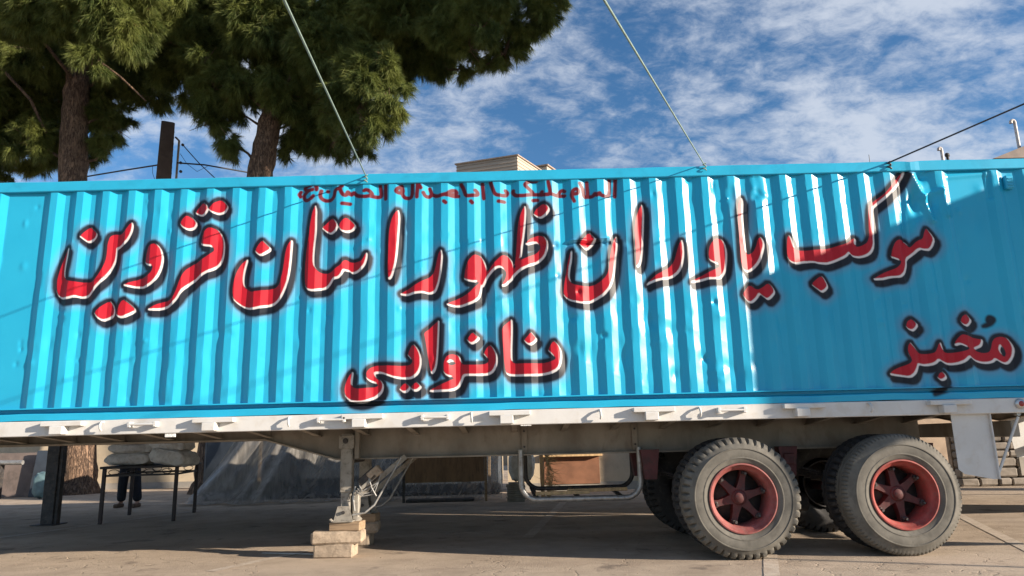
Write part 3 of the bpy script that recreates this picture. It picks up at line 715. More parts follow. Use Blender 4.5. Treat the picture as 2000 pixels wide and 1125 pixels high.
# ------------------------------------------------------------------ semi-trailer
tr = empty('semi_trailer', (0, 1.2, 0))
tag(tr, 'white-railed flatbed semi-trailer with red-hubbed dual wheels under the container', 'trailer')
def tp(o): return reparent_local(o, tr)
TX0, TX1 = -6.9, 6.75
for y in (0.022, 2.42):
    k = MB(); k.box(((TX0 + TX1) / 2, y, 1.384), (TX1 - TX0, .055, .146), bev=.006); tp(k.build('side_rail', M['white_paint']))
k = MB(); k.box(((TX0 + TX1) / 2, 1.22, 1.435), (TX1 - TX0 - .02, 2.33, .03)); tp(k.build('deck', M['dark_steel']))
for x in (TX0 + .03, TX1 - .03):
    k = MB(); k.box((x, 1.22, 1.37), (.06, 2.34, .16), bev=.006); tp(k.build('end_rail', M['white_paint']))
BY = 1.0
tl = at(520, 857, BY); tr_ = at(660, 887, BY)
for y in (BY, 1.75):
    k = MB()
    k.prism([(TX0 + .1, 1.415), (TX0 + .1, 1.235), (tl.x, 1.235), (tr_.x, 1.005), (4.50, 1.005), (4.50, 1.415)], y, y + .012)
    for a, b in (((TX0 + .1, 1.235), (tl.x, 1.235)), ((tl.x, 1.235), (tr_.x, 1.005)), ((tr_.x, 1.005), (4.50, 1.005))):
        k.bar((a[0], y + .006, a[1]), (b[0], y + .006, b[1]), .15, .016)
    tp(k.build('chassis_beam', M['frame_grey']))
x = TX0 + .35
while x < TX1 - .2:
    for sy, y0, y1 in ((1, .052, BY), (-1, 2.39, 1.77)):
        k = MB()
        zb = 1.255
        k.add([(x - .005, y0, 1.418), (x - .005, y0, 1.345), (x - .005, y1, zb), (x - .005, y1, 1.418),
               (x + .005, y0, 1.418), (x + .005, y0, 1.345), (x + .005, y1, zb), (x + .005, y1, 1.418)],
              [(0, 1, 2, 3), (7, 6, 5, 4), (1, 5, 6, 2), (0, 4, 5, 1), (0, 3, 7, 4), (3, 2, 6, 7)])
        k.bar((x, y0, 1.343), (x, y1, zb - .002), .06, .008)
        tp(k.build('outrigger', M['frame_grey']))
    x += .545

# stake pockets, rope hooks and tie bars along the near rail
def railx(x): return at(x, 828, 0).x
FY = -.006
for x in (128, 421, 710, 996, 1277, 1570, 1855):
    X = railx(x); k = MB()
    k.box((X, FY - .036, 1.425), (.405, .074, .046), bev=.005)
    o = tp(k.build('stake_pocket', M['white_paint']))
    k = MB(); k.box((X - .03, FY - .050, 1.363), (.130, .100, .080), bev=.006); k.build('pocket_block', M['white_paint'], o)
for x in (202, 566, 921, 1172, 1366, 1700):
    X = railx(x); k = MB()
    k.tube([(X, FY + .004, 1.435), (X, FY - .035, 1.432), (X + .004, FY - .062, 1.405), (X + .006, FY - .060, 1.372), (X + .004, FY - .035, 1.352)], .0115, 8)
    tp(k.build('rope_hook', M['white_paint']))
for x in (284, 650, 851, 1428):
    X = railx(x); k = MB()
    k.tube([(X - .14, FY - .062, 1.402), (X + .14, FY - .062, 1.402)], .012, 10)
    o = tp(k.build('tie_bar', M['white_paint']))
    for s in (-1, 1):
        k = MB(); k.box((X + s * .125, FY - .036, 1.402), (.032, .074, .056), bev=.006); k.build('tie_bar_bracket', M['white_paint'], o)
for x, y in ((332, 848), (1027, 826)):
    p = at(x, y, 0); k = MB(); k.box((p.x, .012, p.z - .012), (.105, .02, .034), bev=.003); tp(k.build('reflector', M['reflector']))

# landing gear
LX, LY = at(680, 850, .85).x, .85
def landing_leg(x, y, near=True):
    k = MB(); k.box((x, y, .97), (.125, .125, .62), bev=.008)
    k.box((x, y - .066, 1.19), (.165, .016, .14), bev=.004)
    leg = tp(k.build('landing_leg', M['leg_grey']))
    k = MB(); k.box((x - .004, y, .60), (.098, .098, .40), bev=.006); k.build('inner_leg', M['leg_grey'], leg)
    k = MB(); k.box((x + .105, y + .01, 1.16), (.05, .10, .30), bev=.006); k.build('mounting_plate', M['frame_grey'], leg)
    k = MB(); k.tube([(x - .01, y - .062, 1.20), (x - .01, y - .088, 1.20)], .022, 8); k.tube([(x - .01, y - .062, 1.20), (x - .01, y - .08, 1.20)], .03, 12); k.build('bolt', M['dark_steel'], leg)
    # shoe: two trapezoid cheeks, a sole with turned-up toe and a pin
    for yy in (y - .085, y + .075):
        k = MB(); k.prism([(x - .075, .52), (x + .05, .52), (x + .085, .372), (x - .115, .372)], yy, yy + .010); k.build('shoe_cheek', M['leg_grey'], leg)
    k = MB(); k.box((x - .012, y, .366), (.21, .26, .012)); k.bar((x - .115, y, .366), (x - .145, y, .392), .26, .012); k.build('sole', M['leg_grey'], leg)
    k = MB(); k.tube([(x - .012, y - .11, .455), (x - .012, y + .10, .455)], .018, 10); k.build('pin', M['dark_steel'], leg)
    # strut up to the chassis and stay strap
    a = Vector((x + .10, y + .02, .60)); b = Vector((x + .62, y + .10, 1.02))
    k = MB(); k.bar(a, b, .05, .06, .004); k.build('diagonal_strut', M['leg_grey'], leg)
    k = MB(); k.tube([(x + .07, y - .02, .42), (x + .20, y, .44), (x + .30, y, .52), (x + .40, y + .03, .70), (x + .58, y + .08, 1.02)], .012, 6); k.build('stay_rod', M['galv'], leg)
    k = MB(); k.box((x + .10, y + .03, .50), (.07, .09, .26), bev=.01); k.tube([(x + .10, y + .03, .36), (x + .13, y + .03, .40)], .045, 10); k.build('lift_cylinder', M['leg_grey'], leg)
    if near:
        rot = Matrix.Rotation(R(-40), 3, 'Y')
        k = MB(); k.box((x + .25, y - .05, .80), (.20, .11, .13), rot, .008); gb = k.build('gear_box', M['dark_steel'], leg)
        k = MB(); k.box((x + .315, y - .075, .855), (.15, .10, .10), rot, .008); k.build('switch_box', M['concrete'], leg)
        k = MB(); k.box((x + .22, y - .11, .735), (.30, .03, .035), rot, .004); k.build('mounting_bar', M['leg_grey'], leg)
        k = MB()
        for dx, dz, s in ((.0, 0, 1), (.02, .03, .8), (-.02, -.02, 1.15)):
            k.tube([(x + .14 + dx, y - .12, .70 + dz), (x + .20, y - .14, .64 * 1 + dz), (x + .28 * s, y - .13, .66 + dz), (x + .36, y - .12, .76), (x + .39, y - .11, .86)], .006, 6)
        k.tube([(x + .26, y - .12, .80), (x + .30, y - .15, .70), (x + .345, y - .14, .62)], .007, 6)
        k.tube([(x + .11, y - .08, .72), (x + .09, y - .09, .60), (x + .105, y - .08, .47)], .012, 6)
        k.build('loose_cable', M['galv'], leg)
landing_leg(LX, LY); landing_leg(LX + .02, 1.72, False)
k = MB(); k.tube([(LX, LY, .98), (LX, 1.72, .98)], .025, 10); tp(k.build('cross_shaft', M['dark_steel']))

# blocks under the near shoe and the far shoe
for far, y in ((0, LY), (1, 1.72)):
    lab = 'under the plain landing leg' if far else 'under the landing leg with gear box'
    e = MB(); e.box((0, 0, .07), (.42, .24, .14), bev=.014, jit=.004)
    o = e.build('concrete_block', M['concrete']); o.location = (LX - .10, y, 0); o.rotation_euler = (0, 0, R(-3))
    tag(o, 'short pale concrete block on the ground ' + lab, 'block', 'blocks propping the landing legs')
    e = MB(); e.box((0, 0, .065), (.54, .27, .128), bev=.02, jit=.006)
    o = e.build('concrete_block', M['concrete']); o.location = (LX - .075, y + .005, .140); o.rotation_euler = (0, 0, R(4))
    tag(o, 'longer chipped concrete slab, middle of the stack ' + lab, 'block', 'blocks propping the landing legs')
    e = MB(); e.box((0, 0, .045), (.33, .22, .088), bev=.006)
    o = e.build('wooden_block', M['wood']); o.location = (LX + .015, y, .2695); o.rotation_euler = (0, 0, R(-5))
    tag(o, 'brown wooden block on top of the concrete stack ' + lab, 'block', 'blocks propping the landing legs')

# spare-wheel cradle
def u_path(xl, xr, zt, zb, y, r=.17, n=7):
    pts = [(xl, y, zt)]
    for i in range(n + 1):
        t = math.pi + (math.pi / 2) * i / n; pts.append((xl + r + r * math.cos(t), y, zb + r + r * math.sin(t)))
    for i in range(n + 1):
        t = 1.5 * math.pi + (math.pi / 2) * i / n; pts.append((xr - r + r * math.cos(t), y, zb + r + r * math.sin(t)))
    pts.append((xr, y, zt)); return pts
cy = .93
cl, cr = at(1017, 900, cy).x, at(1249, 900, cy).x
cb = at(1130, 974, cy).z
k = MB(); k.tube(u_path(cl, cr, 1.06, cb, cy), .030, 12); crd = tp(k.build('spare_wheel_cradle', M['galv']))
k = MB(); k.tube(u_path(cl + .06, cr + .05, 1.06, cb + .06, 1.80), .026, 10); k.build('rear_hoop', M['dark_steel'], crd)
for u in (.13, .48, .84):
    xx = cl + (cr - cl) * u
    k = MB(); k.bar((xx, cy - .02, cb + .004), (xx - .04, 1.80, cb + .075), .055, .014); k.build('cradle_strap', M['dark_steel'], crd)
for xx in (cl + .045, cr - .03):
    k = MB(); k.box((xx, BY - .018, 1.17), (.062, .016, .30), bev=.003); hb = k.build('hanger_strap', M['frame_grey'], crd)
    for z in (1.09, 1.26):
        k = MB(); k.tube([(xx, BY - .026, z), (xx, BY - .040, z)], .012, 6); k.build('bolt', M['dark_steel'], crd)
for i, (x0, x1, yy, rr) in enumerate(((.12, .58, 1.05, .022), (.40, .92, 1.22, .018))):
    k = MB(); k.bar((cl + (cr - cl) * x0, yy, cb + .055 + .012 * i), (cl + (cr - cl) * x1, yy + .05, cb + .058 + .012 * i), .05, .038, .004)
    tag(k.build('timber_offcut', M['timber_new']), ['thicker', 'longer thin'][i] + ' pale timber offcut lying in the pipe cradle', 'timber', 'timber lying in the cradle')

# wheels
TR = .572
def tyre_mesh(lugs, mat, name, gd=.042):
    pr = [(.300, .055), (.318, .022), (.345, .006), (.372, -.006), (.376, -.012), (.384, -.012), (.388, -.009), (.430, -.016), (.462, -.012), (.466, -.019), (.474, -.018), (.478, -.008), (.510, .010), (.522, .016), (.548, .024), (.562, .040), (TR, .062), (TR, .100), (TR - .012, .106), (TR - .012, .112), (TR, .118),
          (TR, .172), (TR - .012, .178), (TR - .012, .184), (TR, .190), (TR, .228), (.562, .250), (.548, .266), (.522, .274), (.478, .296), (.430, .306), (.385, .300), (.345, .284), (.318, .268), (.300, .235)]
    n = 4 * lugs
    def fr(i, j, r):
        y = pr[i][1]
        if r > .540 and (y < .1 or y > .19) and j % 4 == 0: return r - gd
        if r > .515 and r <= .540 and j % 4 == 0: return r - gd * .28
        return r
    k = MB(); k.lathe(pr, n, fr=fr); me_o = k.build(name, mat, sharp=32); return me_o
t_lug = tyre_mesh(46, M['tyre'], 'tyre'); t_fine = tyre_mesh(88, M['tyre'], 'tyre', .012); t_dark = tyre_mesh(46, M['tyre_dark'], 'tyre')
def rim_mesh(mat):
    k = MB(); k.lathe([(.300, .058), (.322, .020), (.330, .008), (.327, -.002), (.316, -.004), (.308, .006), (.303, .028), (.285, .046), (.272, .060), (.262, .110), (.258, .30), (.272, .30)], 64)
    return k.build('rim', mat, sharp=40)
r_a, r_b, r_shade = rim_mesh(M['rim_pink']), rim_mesh(M['rim_red']), rim_mesh(M['dark_steel'])  # the dark copy stands in for shade on inner and far rims
def hub_mesh(mat):
    k = MB()
    k.lathe([(0.0, .125), (.055, .126), (.072, .138), (.080, .160), (.085, .24), (.085, .29)], 32)
    for i in range(6):
        t = 2 * math.pi * i / 6 + .35
        d = Vector((math.cos(t), 0, math.sin(t))); s = Vector((-math.sin(t), 0, math.cos(t))); Y = Vector((0, 1, 0))
        q = []
        for r, w, y0, y1 in ((.065, .046, .145, .24), (.14, .032, .150, .24), (.205, .028, .155, .23), (.256, .038, .150, .22)):
            q += [d * r + s * w + Y * y0, d * r - s * w + Y * y0, d * r - s * w + Y * y1, d * r + s * w + Y * y1]
        f = [(a * 4 + b, a * 4 + (b + 1) % 4, a * 4 + 4 + (b + 1) % 4, a * 4 + 4 + b) for a in range(3) for b in range(4)] + [(0, 1, 2, 3), (15, 14, 13, 12)]
        k.add(q, f)
    return k.build('wheel', mat, sharp=35)
hub_a = hub_mesh(M['hub_red'])
k = MB(); k.lathe([(0, .100), (.036, .102), (.050, .110), (.053, .130)], 28); cap_a = k.build('hub_cap', M['hub_red'], sharp=40)
k = MB(); k.lathe([(0, .27), (.255, .27), (.255, .29)], 40); drum_a = k.build('brake_drum', M['dark_steel'])
k = MB()
k.box((0, 0, 0), (.030, .045, .05), bev=.006); k.tube([(0, -.02, 0), (0, -.055, 0)], .013, 6); clamp_a = k.build('rim_clamp', M['dark_steel'])
protos = [t_lug, t_fine, t_dark, r_a, r_b, r_shade, hub_a, cap_a, drum_a, clamp_a]
def dup(src, parent, loc=(0, 0, 0), rot=(0, 0, 0)):
    o = src.copy(); COL.objects.link(o); o.parent = parent; o.location = loc; o.rotation_euler = rot; o.matrix_parent_inverse = Matrix.Identity(4); return o
def wheel(x, y, side, tyre, rim, spin):
    """side 1: outer face towards the camera; -1: the far side"""
    w = dup(hub_a, tr); w.matrix_parent_inverse = Matrix.Translation(tr.location).inverted()
    w.location = (x, y, TR - .006); w.rotation_euler = (0, spin, 0 if side > 0 else math.pi)
    dup(tyre, w); dup(rim, w); dup(cap_a, w); dup(drum_a, w)
    for i in range(6):
        t = 2 * math.pi * i / 6 + .35; dup(clamp_a, w, (.238 * math.cos(t), .140, .238 * math.sin(t)), (0, -t, 0))
    # inner twin
    w2 = dup(r_shade, tr); w2.name = 'wheel'; w2.matrix_parent_inverse = Matrix.Translation(tr.location).inverted()
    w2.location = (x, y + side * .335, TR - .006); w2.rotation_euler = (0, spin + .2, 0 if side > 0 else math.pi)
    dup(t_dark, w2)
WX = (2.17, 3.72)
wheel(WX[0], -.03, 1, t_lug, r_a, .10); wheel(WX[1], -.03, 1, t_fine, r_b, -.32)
wheel(WX[0], 2.40, -1, t_dark, r_shade, .5); wheel(WX[1], 2.40, -1, t_dark, r_shade, .9)
for o in protos: bpy.data.objects.remove(o)
for x in WX:
    k = MB(); k.tube([(x, .26, .546), (x, 2.18, .546)], .062, 14); k.box((x, .86, .60), (.16, .12, .10), bev=.01); k.box((x, 1.58, .60), (.16, .12, .10), bev=.01)
    tp(k.build('axle', M['maroon']))
    for y in (.86, 1.58):
        k = MB()
        for i in range(6):
            L = .62 - i * .075; z = .70 - i * .016
            k.tube([(x - L, y, z + .10 * (L / .62) ** 2), (x - L * .5, y, z + .026 * (L / .62) ** 2), (x, y, z), (x + L * .5, y, z + .026 * (L / .62) ** 2), (x + L, y, z + .10 * (L / .62) ** 2)], .011, 4, smooth=False)
        tp(k.build('leaf_spring', M['dark_steel']))
for x in (WX[0] - .72, (WX[0] + WX[1]) / 2, WX[1] + .70):
    for y in (.86, 1.58):
        k = MB(); k.prism([(x - .10, 1.03), (x + .10, 1.03), (x + .06, .72), (x - .06, .72)], y - .07, y + .07); tp(k.build('spring_hanger', M['maroon']))
k = MB(); k.box(((WX[0] + WX[1]) / 2, 1.22, .90), (.12, .9, .12), bev=.01); tp(k.build('cross_tube', M['maroon']))
k = MB(); k.tube([(WX[0] + .35, 1.0, .62), (WX[0] + .75, 1.05, .60)], .09, 14); tp(k.build('brake_chamber', M['dark_steel']))
k = MB(); k.tube([((WX[0] + WX[1]) / 2 - .3, 1.35, .40), ((WX[0] + WX[1]) / 2 + .35, 1.35, .40)], .10, 16); tp(k.build('air_tank', M['dark_steel']))

for x in WX:
    k = MB(); k.tube([(x + .5, 1.0, 1.0), (x + .46, .98, .85), (x + .36, 1.0, .72), (x + .30, 1.02, .66)], .012, 6); tp(k.build('brake_hose', M['rubber_black']))
k = MB(); k.bar((at(512, 1070, 1.2).x, 1.22, .006), (LX - .33, 1.02, .006), .03, .005); tag(k.build('pale_strap', M['sack']), 'thin pale strap lying on the ground beside the concrete blocks', 'strap')
# mud guards and rear end
def mud_guard(y, xs_, mat):
    a = at(xs_[0], 812, y); b = at(xs_[1], 812, y); zb = at(xs_[1], 936, y).z
    k = MB(); k.prism([(a.x, 1.330), (b.x, 1.330), (b.x, zb), (b.x - .05, zb), (a.x + .05, zb + .055), (a.x, zb + .10)], y, y + .006)
    k.box((b.x, y - .012, (1.33 + zb) / 2), (.012, .03, 1.33 - zb))
    o = tp(k.build('mud_guard', mat))
    k = MB(); p = at(1988, 812, y); k.tube([(p.x, y, p.z - .01), (b.x + .006, y, zb + .05)], .014, 8); k.build('brace', mat, o)
    k = MB(); k.tube([(p.x, y - .02, p.z + .02), (p.x, y + .03, p.z + .02)], .022, 10); k.build('brace_eye', M['galv'], o)
mud_guard(.045, (1857, 1931), M['white_paint'])
k = MB(); k.prism([(6.36, 1.30), (6.62, 1.30), (6.58, .80), (6.42, .80)], 2.30, 2.306); tp(k.build('mud_guard', M['white_paint']))
k = MB(); k.box((5.0, 1.2, 1.16), (.08, 2.1, .16), bev=.006); tp(k.build('rear_cross_beam', M['frame_grey']))
k = MB(); k.box((6.68, 1.22, .92), (.08, 2.2, .10), bev=.008); k.box((6.68, .55, 1.13), (.07, .07, .36)); k.box((6.68, 1.9, 1.13), (.07, .07, .36)); tp(k.build('rear_bumper', M['galv']))
p = at(1990, 789, 0)
k = MB(); k.lathe([(0, -.040), (.030, -.040), (.046, -.030), (.050, -.008)], 20, (p.x, 0, 1.398)); lm = tp(k.build('rear_lamp', M['chrome']))
k = MB(); k.lathe([(0, -.046), (.018, -.045), (.028, -.040)], 16, (p.x, 0, 1.398)); k.build('lens', M['lamp_red'], lm)

# ------------------------------------------------------------------ ropes and wire tied to the top rail
def stay(a, mid, Yend, r, mat, name, label, cat, sag=0.0):
    a = Vector(a); m = Vector(mid); d = (m - a) / (m.y - a.y) ; e = a + d * (Yend - a.y)
    pts = []
    for i in range(25):
        t = i / 24; q = a.lerp(e, t); q.z -= sag * 4 * t * (1 - t); pts.append(q)
    k = MB(); k.tube(pts, r, 6)
    o = tag(k.build(name, mat), label, cat)
    k = MB(); k.tube([a + Vector((.016 * math.cos(t * .9), -.012 + .012 * math.sin(t * .9), .012 - .006 * t)) for t in range(15)], r * 1.1, 6)
    k.build('knot', mat, o); return e
A1, A2, A3 = at(715, 344, -.004), at(1375, 321, -.004), at(1735, 318, -.004)
e1 = stay(A1, at(555, 0, -4.3), -10.0, .0064, M['rope_green'], 'guy_rope', 'pale green rope tied to the rail above the small red writing', 'rope')
e2 = stay(A2, at(1180, 0, -4.3), -10.0, .0060, M['rope_green'], 'guy_rope', 'pale green rope tied to the rail right of the small red writing', 'rope')
e3 = stay(A3, at(2000, 203, -1.0), -7.0, .009, M['wire'], 'stay_wire', 'dark wire running up from the rail beside the crumpled corner', 'wire')
for e, lab in ((e1, 'steel post behind the viewer holding the rope above the small writing'), (e2, 'steel post behind the viewer holding the second rope'), (e3, 'tall steel post off to the side holding the dark wire')):
    k = MB(); k.tube([(0, 0, 0), (0, 0, e.z + .12)], .045, 12); k.box((0, 0, .01), (.25, .25, .02), bev=.004)
    o = k.build('anchor_post', M['galv']); o.location = (e.x, e.y, 0); tag(o, lab, 'post')

# unseen screen added off to the right, its outline shaped to shade the container
sx_, sz_ = to_sun.x / -to_sun.y, to_sun.z / -to_sun.y       # the shade's shift per metre in front of the container
d_0 = 3.2; d_k = 1.06 / sz_
S0 = Vector((2.46 + sx_ * d_0, -d_0, 0)); SP = Vector((2.97 - sx_ * d_k, d_k, 0))
low = [(t, z + sz_ * (d_0 - d_k * t)) for t, z in ((0, .82), (.02, .62), (.12, .60), (.22, .84), (.417, 1.06), (.586, 1.1), (.60, .5), (1.45, .4))]
top = 2.72 + sz_ * d_0
sc = empty('added_shade_screen', (S0.x, S0.y, 0)); tag(sc, 'unseen green canvas screen on steel posts, added to shade the container', 'screen')
k = MB(); n = SP.normalized(); nn = Vector((n.y, -n.x, 0)) * .004
P_ = [S0 + SP * t + Vector((0, 0, z)) for t, z in low] + [S0 + SP * 1.45 + Vector((0, 0, top)), S0 + Vector((0, 0, top))]
m_ = len(P_)
k.add([q + nn for q in P_] + [q - nn for q in P_], [tuple(range(m_)), tuple(range(m_, 2 * m_))[::-1]] + [(i, (i + 1) % m_, (i + 1) % m_ + m_, i + m_) for i in range(m_)])
reparent_local(k.build('canvas', M['canvas']), sc)
for t in (0.02, 1.43):
    q = S0 + SP * t; k = MB(); k.tube([(q.x + .03, q.y + .01, 0), (q.x + .03, q.y + .01, top + .06)], .028, 10); reparent_local(k.build('post', M['galv']), sc)

# ------------------------------------------------------------------ behind the trailer
# hidden fabric fly added to shade the yard; its thick post is real
tent = empty('added_shade_fly', (0, 5, 0)); tag(tent, 'low dark awning on steel posts, added out of sight to shade the yard behind the trailer', 'awning')
k = MB(); nx, ny = 40, 8; vs = []
for i in range(nx + 1):
    for j in range(ny + 1):
        x = -14 + 26.4 * i / nx; y = 2.66 + 4.34 * j / ny
        vs.append((x, y, 2.07 - .05 * math.sin(math.pi * j / ny) * (1 + .5 * math.sin(x * 1.7))))
k.add(vs, [(i * (ny + 1) + j, (i + 1) * (ny + 1) + j, (i + 1) * (ny + 1) + j + 1, i * (ny + 1) + j + 1) for i in range(nx) for j in range(ny)], True)
reparent_local(k.build('fabric', M['tarp_dark']), tent)
k = MB(); k.box((9.5, 2.68, 1.32), (5.6, .02, 1.54)); reparent_local(k.build('sun_block_curtain', M['frame_grey']), tent)  # curtain added to keep sun streaks off the shaded yard
for x, y, w in ((-7.62, 4.98, .20), (3.05, 5.0, .1), (12.2, 5.0, .1), (-13.5, 5.0, .1)):
    k = MB(); k.box((x, y, 1.03), (w, w * .8, 2.06), bev=.008); k.box((x + w * .62, y, 1.03), (w * .26, w * .5, 2.06), bev=.004); k.box((x, y, .008), (w * 1.9, w * 1.9, .016), bev=.003)
    reparent_local(k.build('post', M['dark_steel']), tent)

# boundary walls
def wall(x0, x1, y, h, label, th=.22):
    e = empty('boundary_wall', ((x0 + x1) / 2, y, 0)); tag(e, label, 'wall')
    k = MB(); k.box(((x0 + x1) / 2, y + th / 2, h / 2), (x1 - x0, th, h)); reparent_local(k.build('wall_face', M['wall']), e)
    k = MB(); k.box(((x0 + x1) / 2, y + th / 2, h + .04), (x1 - x0 + .06, th + .10, .08), bev=.01); reparent_local(k.build('coping', M['coping']), e)
    k = MB(); k.box(((x0 + x1) / 2, y - .012, .09), (x1 - x0, .02, .18)); reparent_local(k.build('plinth', M['coping']), e)
    return e
wr = wall(-.2, 9.0, 10.0, 2.3, 'lit beige rendered wall behind the pipe cradle')
wl_ = wall(-34, -.4, 15.2, 2.3, 'beige rendered wall behind the pine trunks')
# brown hatch in the wall
a = at(1062, 892, 9.98); b = at(1172, 940, 9.98)
ht = empty('wooden_hatch', ((a.x + b.x) / 2, 9.9, b.z)); tag(ht, 'brown board hatch under a timber ledge on the beige wall', 'hatch')
k = MB(); k.box(((a.x + b.x) / 2, 9.975, (a.z + b.z) / 2 - .02), (b.x - a.x, .03, a.z - b.z + .05), bev=.004); reparent_local(k.build('board', M['brown_board']), ht)
k = MB(); k.box(((a.x + b.x) / 2, 9.90, a.z + .02), (b.x - a.x + .12, .18, .055), bev=.005); reparent_local(k.build('ledge', M['timber_new']), ht)

# stone wall at the far right
sw = empty('stone_wall', (11.2, 8.2, 0)); tag(sw, 'rough grey stone wall behind the rear mud guard', 'wall')
sr = random.Random(3); z = 0
k = MB(); k.box((11.2, 8.50, .62), (4.0, .12, 1.24)); reparent_local(k.build('mortar_core', M['concrete']), sw)
while z < 1.22:
    h = sr.uniform(.15, .24); x = 9.2
    while x < 13.2:
        w = sr.uniform(.25, .5); k = MB(); k.box((x + w / 2, 8.32 + sr.uniform(-.015, .015), z + h / 2), (w - .02, .22, h - .02), bev=.03, jit=.006)
        reparent_local(k.build('stone', M['stone']), sw); x += w
    z += h
# table with sacks
tb = empty('work_table', (-6.34, 5.72, 0), R(12)); tag(tb, 'dark metal-legged table carrying white sacks under the container', 'table')
TH = .90
k = MB(); k.box((0, 0, TH - .02), (1.22, 1.66, .04), bev=.006); k.build('table_top', M['black_metal'], tb)
for sx in (-1, 1):
    for sy in (-1, 1):
        k = MB(); k.box((sx * .55, sy * .77, (TH - .04) / 2), (.055, .055, TH - .04), bev=.005); k.build('leg', M['maroon_leg'], tb)
for sy in (-1, 1):
    k = MB(); k.bar((-.55, sy * .77, TH - .15), (.55, sy * .77, TH - .15), .025, .03)
    for i in range(4):
        x0 = -.5 + i * .27; k.tube([(x0 + .09 + .08 * math.cos(t * .6), sy * .77, TH - .095 + .04 * math.sin(t * .6)) for t in range(11)], .007, 5)
    k.build('apron_rail', M['black_metal'], tb)
for sx in (-1, 1):
    k = MB(); k.bar((sx * .55, -.77, TH - .15), (sx * .55, .77, TH - .15), .025, .03); k.build('side_rail', M['black_metal'], tb)
def sack(name, loc, size, rz, label, tilt=0, seed=1, droop=0.0, grp='sacks on the table', mat='sack'):
    r = random.Random(seed); bm = bmesh.new(); bmesh.ops.create_icosphere(bm, subdivisions=4, radius=1)
    ph = [r.uniform(0, 6) for _ in range(6)]
    for v in bm.verts:
        p = v.co; q = Vector([math.copysign(abs(c) ** .55, c) for c in p])
        m = 1 + .05 * math.sin(p.x * 7 + ph[0]) * math.sin(p.z * 5 + ph[1]) + .05 * math.sin(p.y * 9 + ph[2] + p.x * 4)
        w = max(abs(q.x), 0); pinch = 1 - .30 * max(0, abs(p.x) - .55) / .45
        v.co = Vector((q.x * size[0] / 2 * m, q.y * size[1] / 2 * m * (.85 + .15 * pinch), q.z * size[2] / 2 * pinch * (1 + .10 * math.sin(p.x * 11 + ph[3]) * math.sin(p.y * 8 + ph[4]))))
        v.co.z -= droop * max(0, p.x) ** 2
    zmin = min(v.co.z for v in bm.verts)
    me = bpy.data.meshes.new(name); bm.to_mesh(me); bm.free()
    for f in me.polygons: f.use_smooth = True
    me.materials.append(M[mat]); o = link(name, me)
    o.location = (loc[0], loc[1], loc[2] - (zmin if droop == 0 else -size[2] / 2)); o.rotation_euler = (0, R(tilt), rz)
    tag(o, label, 'sack', grp); return o
sack('flour_sack', (-6.50, 5.30, TH), (.80, .52, .20), R(8), 'dusty white sack lying flat, bottom left on the table', 0, 2)
sack('flour_sack', (-6.52, 5.33, TH + .185), (.74, .48, .19), R(14), 'dusty white sack on top of the bottom left sack', 0, 5)
sack('flour_sack', (-5.66, 5.0, TH), (.72, .50, .26), R(-4), 'rumpled white sack hanging over the right table edge', 8, 9, .16)
sack('flour_sack', (-5.74, 5.08, TH + .22), (.70, .46, .22), R(-10), 'clean white sack on top of the overhanging sack', 4, 12)
sack('flour_sack', (-6.35, 6.00, TH), (.80, .50, .22), R(20), 'white sack at the back of the table', 0, 15)

# person standing behind the table
def skin_mesh(name, verts, edges, radii, mat, parent=None, sub=2, root=0):
    me = bpy.data.meshes.new(name); me.from_pydata(verts, edges, [])
    o = link(name, me, parent); me.materials.append(mat)
    sk = o.modifiers.new('skin', 'SKIN'); sk.use_smooth_shade = True
    for i, r_ in enumerate(radii):
        me.skin_vertices[0].data[i].radius = (r_, r_) if isinstance(r_, (int, float)) else r_
    me.skin_vertices[0].data[root].use_root = True
    sb = o.modifiers.new('subdivision', 'SUBSURF'); sb.levels = sb.render_levels = sub
    return o
pe = empty('person', (-8.05, 8.2, 0)); tag(pe, 'person in dark trousers standing behind the sack table', 'person')
bv = [(0, 0, .95), (0, 0, 1.15), (0, .0, 1.38), (0, 0, 1.48), (0, -.01, 1.56), (0, -.02, 1.66), (0, -.015, 1.74),
      (-.10, 0, .90), (-.13, -.01, .50), (-.15, .02, .09), (-.15, -.14, .04),
      (.10, 0, .90), (.14, .01, .50), (.19, .03, .09), (.20, -.13, .04),
      (-.19, 0, 1.42), (-.25, .02, 1.15), (-.20, -.16, .98), (-.17, -.23, .95),
      (.19, 0, 1.42), (.25, .02, 1.15), (.20, -.16, .98), (.17, -.23, .95)]
be = [(0, 1), (1, 2), (2, 3), (3, 4), (4, 5), (5, 6), (0, 7), (7, 8), (8, 9), (9, 10), (0, 11), (11, 12), (12, 13), (13, 14), (2, 15), (15, 16), (16, 17), (17, 18), (2, 19), (19, 20), (20, 21), (21, 22)]
brad = [(.15, .11), (.14, .10), (.17, .11), .06, .055, .095, .075, .085, .058, .042, .035, .085, .058, .042, .035, .055, .042, .032, .035, .055, .042, .032, .035]
skin_mesh('body', bv, be, brad, M['skin'], pe)
for s, base in ((-1, 18), (1, 22)):
    c = Vector(bv[base]); vs = [c]; es = []; rd = [.026]
    for i, (dx, ln) in enumerate(((-.028, .075), (-.010, .085), (.010, .08), (.026, .065))):
        b0 = len(vs); p1 = c + Vector((dx, -.045, .002)); p2 = p1 + Vector((0, -ln * .55, -.012)); p3 = p2 + Vector((0, -ln * .4, -.03))
        vs += [p1, p2, p3]; es += [(0, b0), (b0, b0 + 1), (b0 + 1, b0 + 2)]; rd += [.010, .009, .008]
    b0 = len(vs); p1 = c + Vector((-s * .035, -.01, 0)); p2 = p1 + Vector((-s * .02, -.035, -.01)); vs += [p1, p2]; es += [(0, b0), (b0, b0 + 1)]; rd += [.011, .009]
    skin_mesh('hand', vs, es, rd, M['skin'], pe, 1)
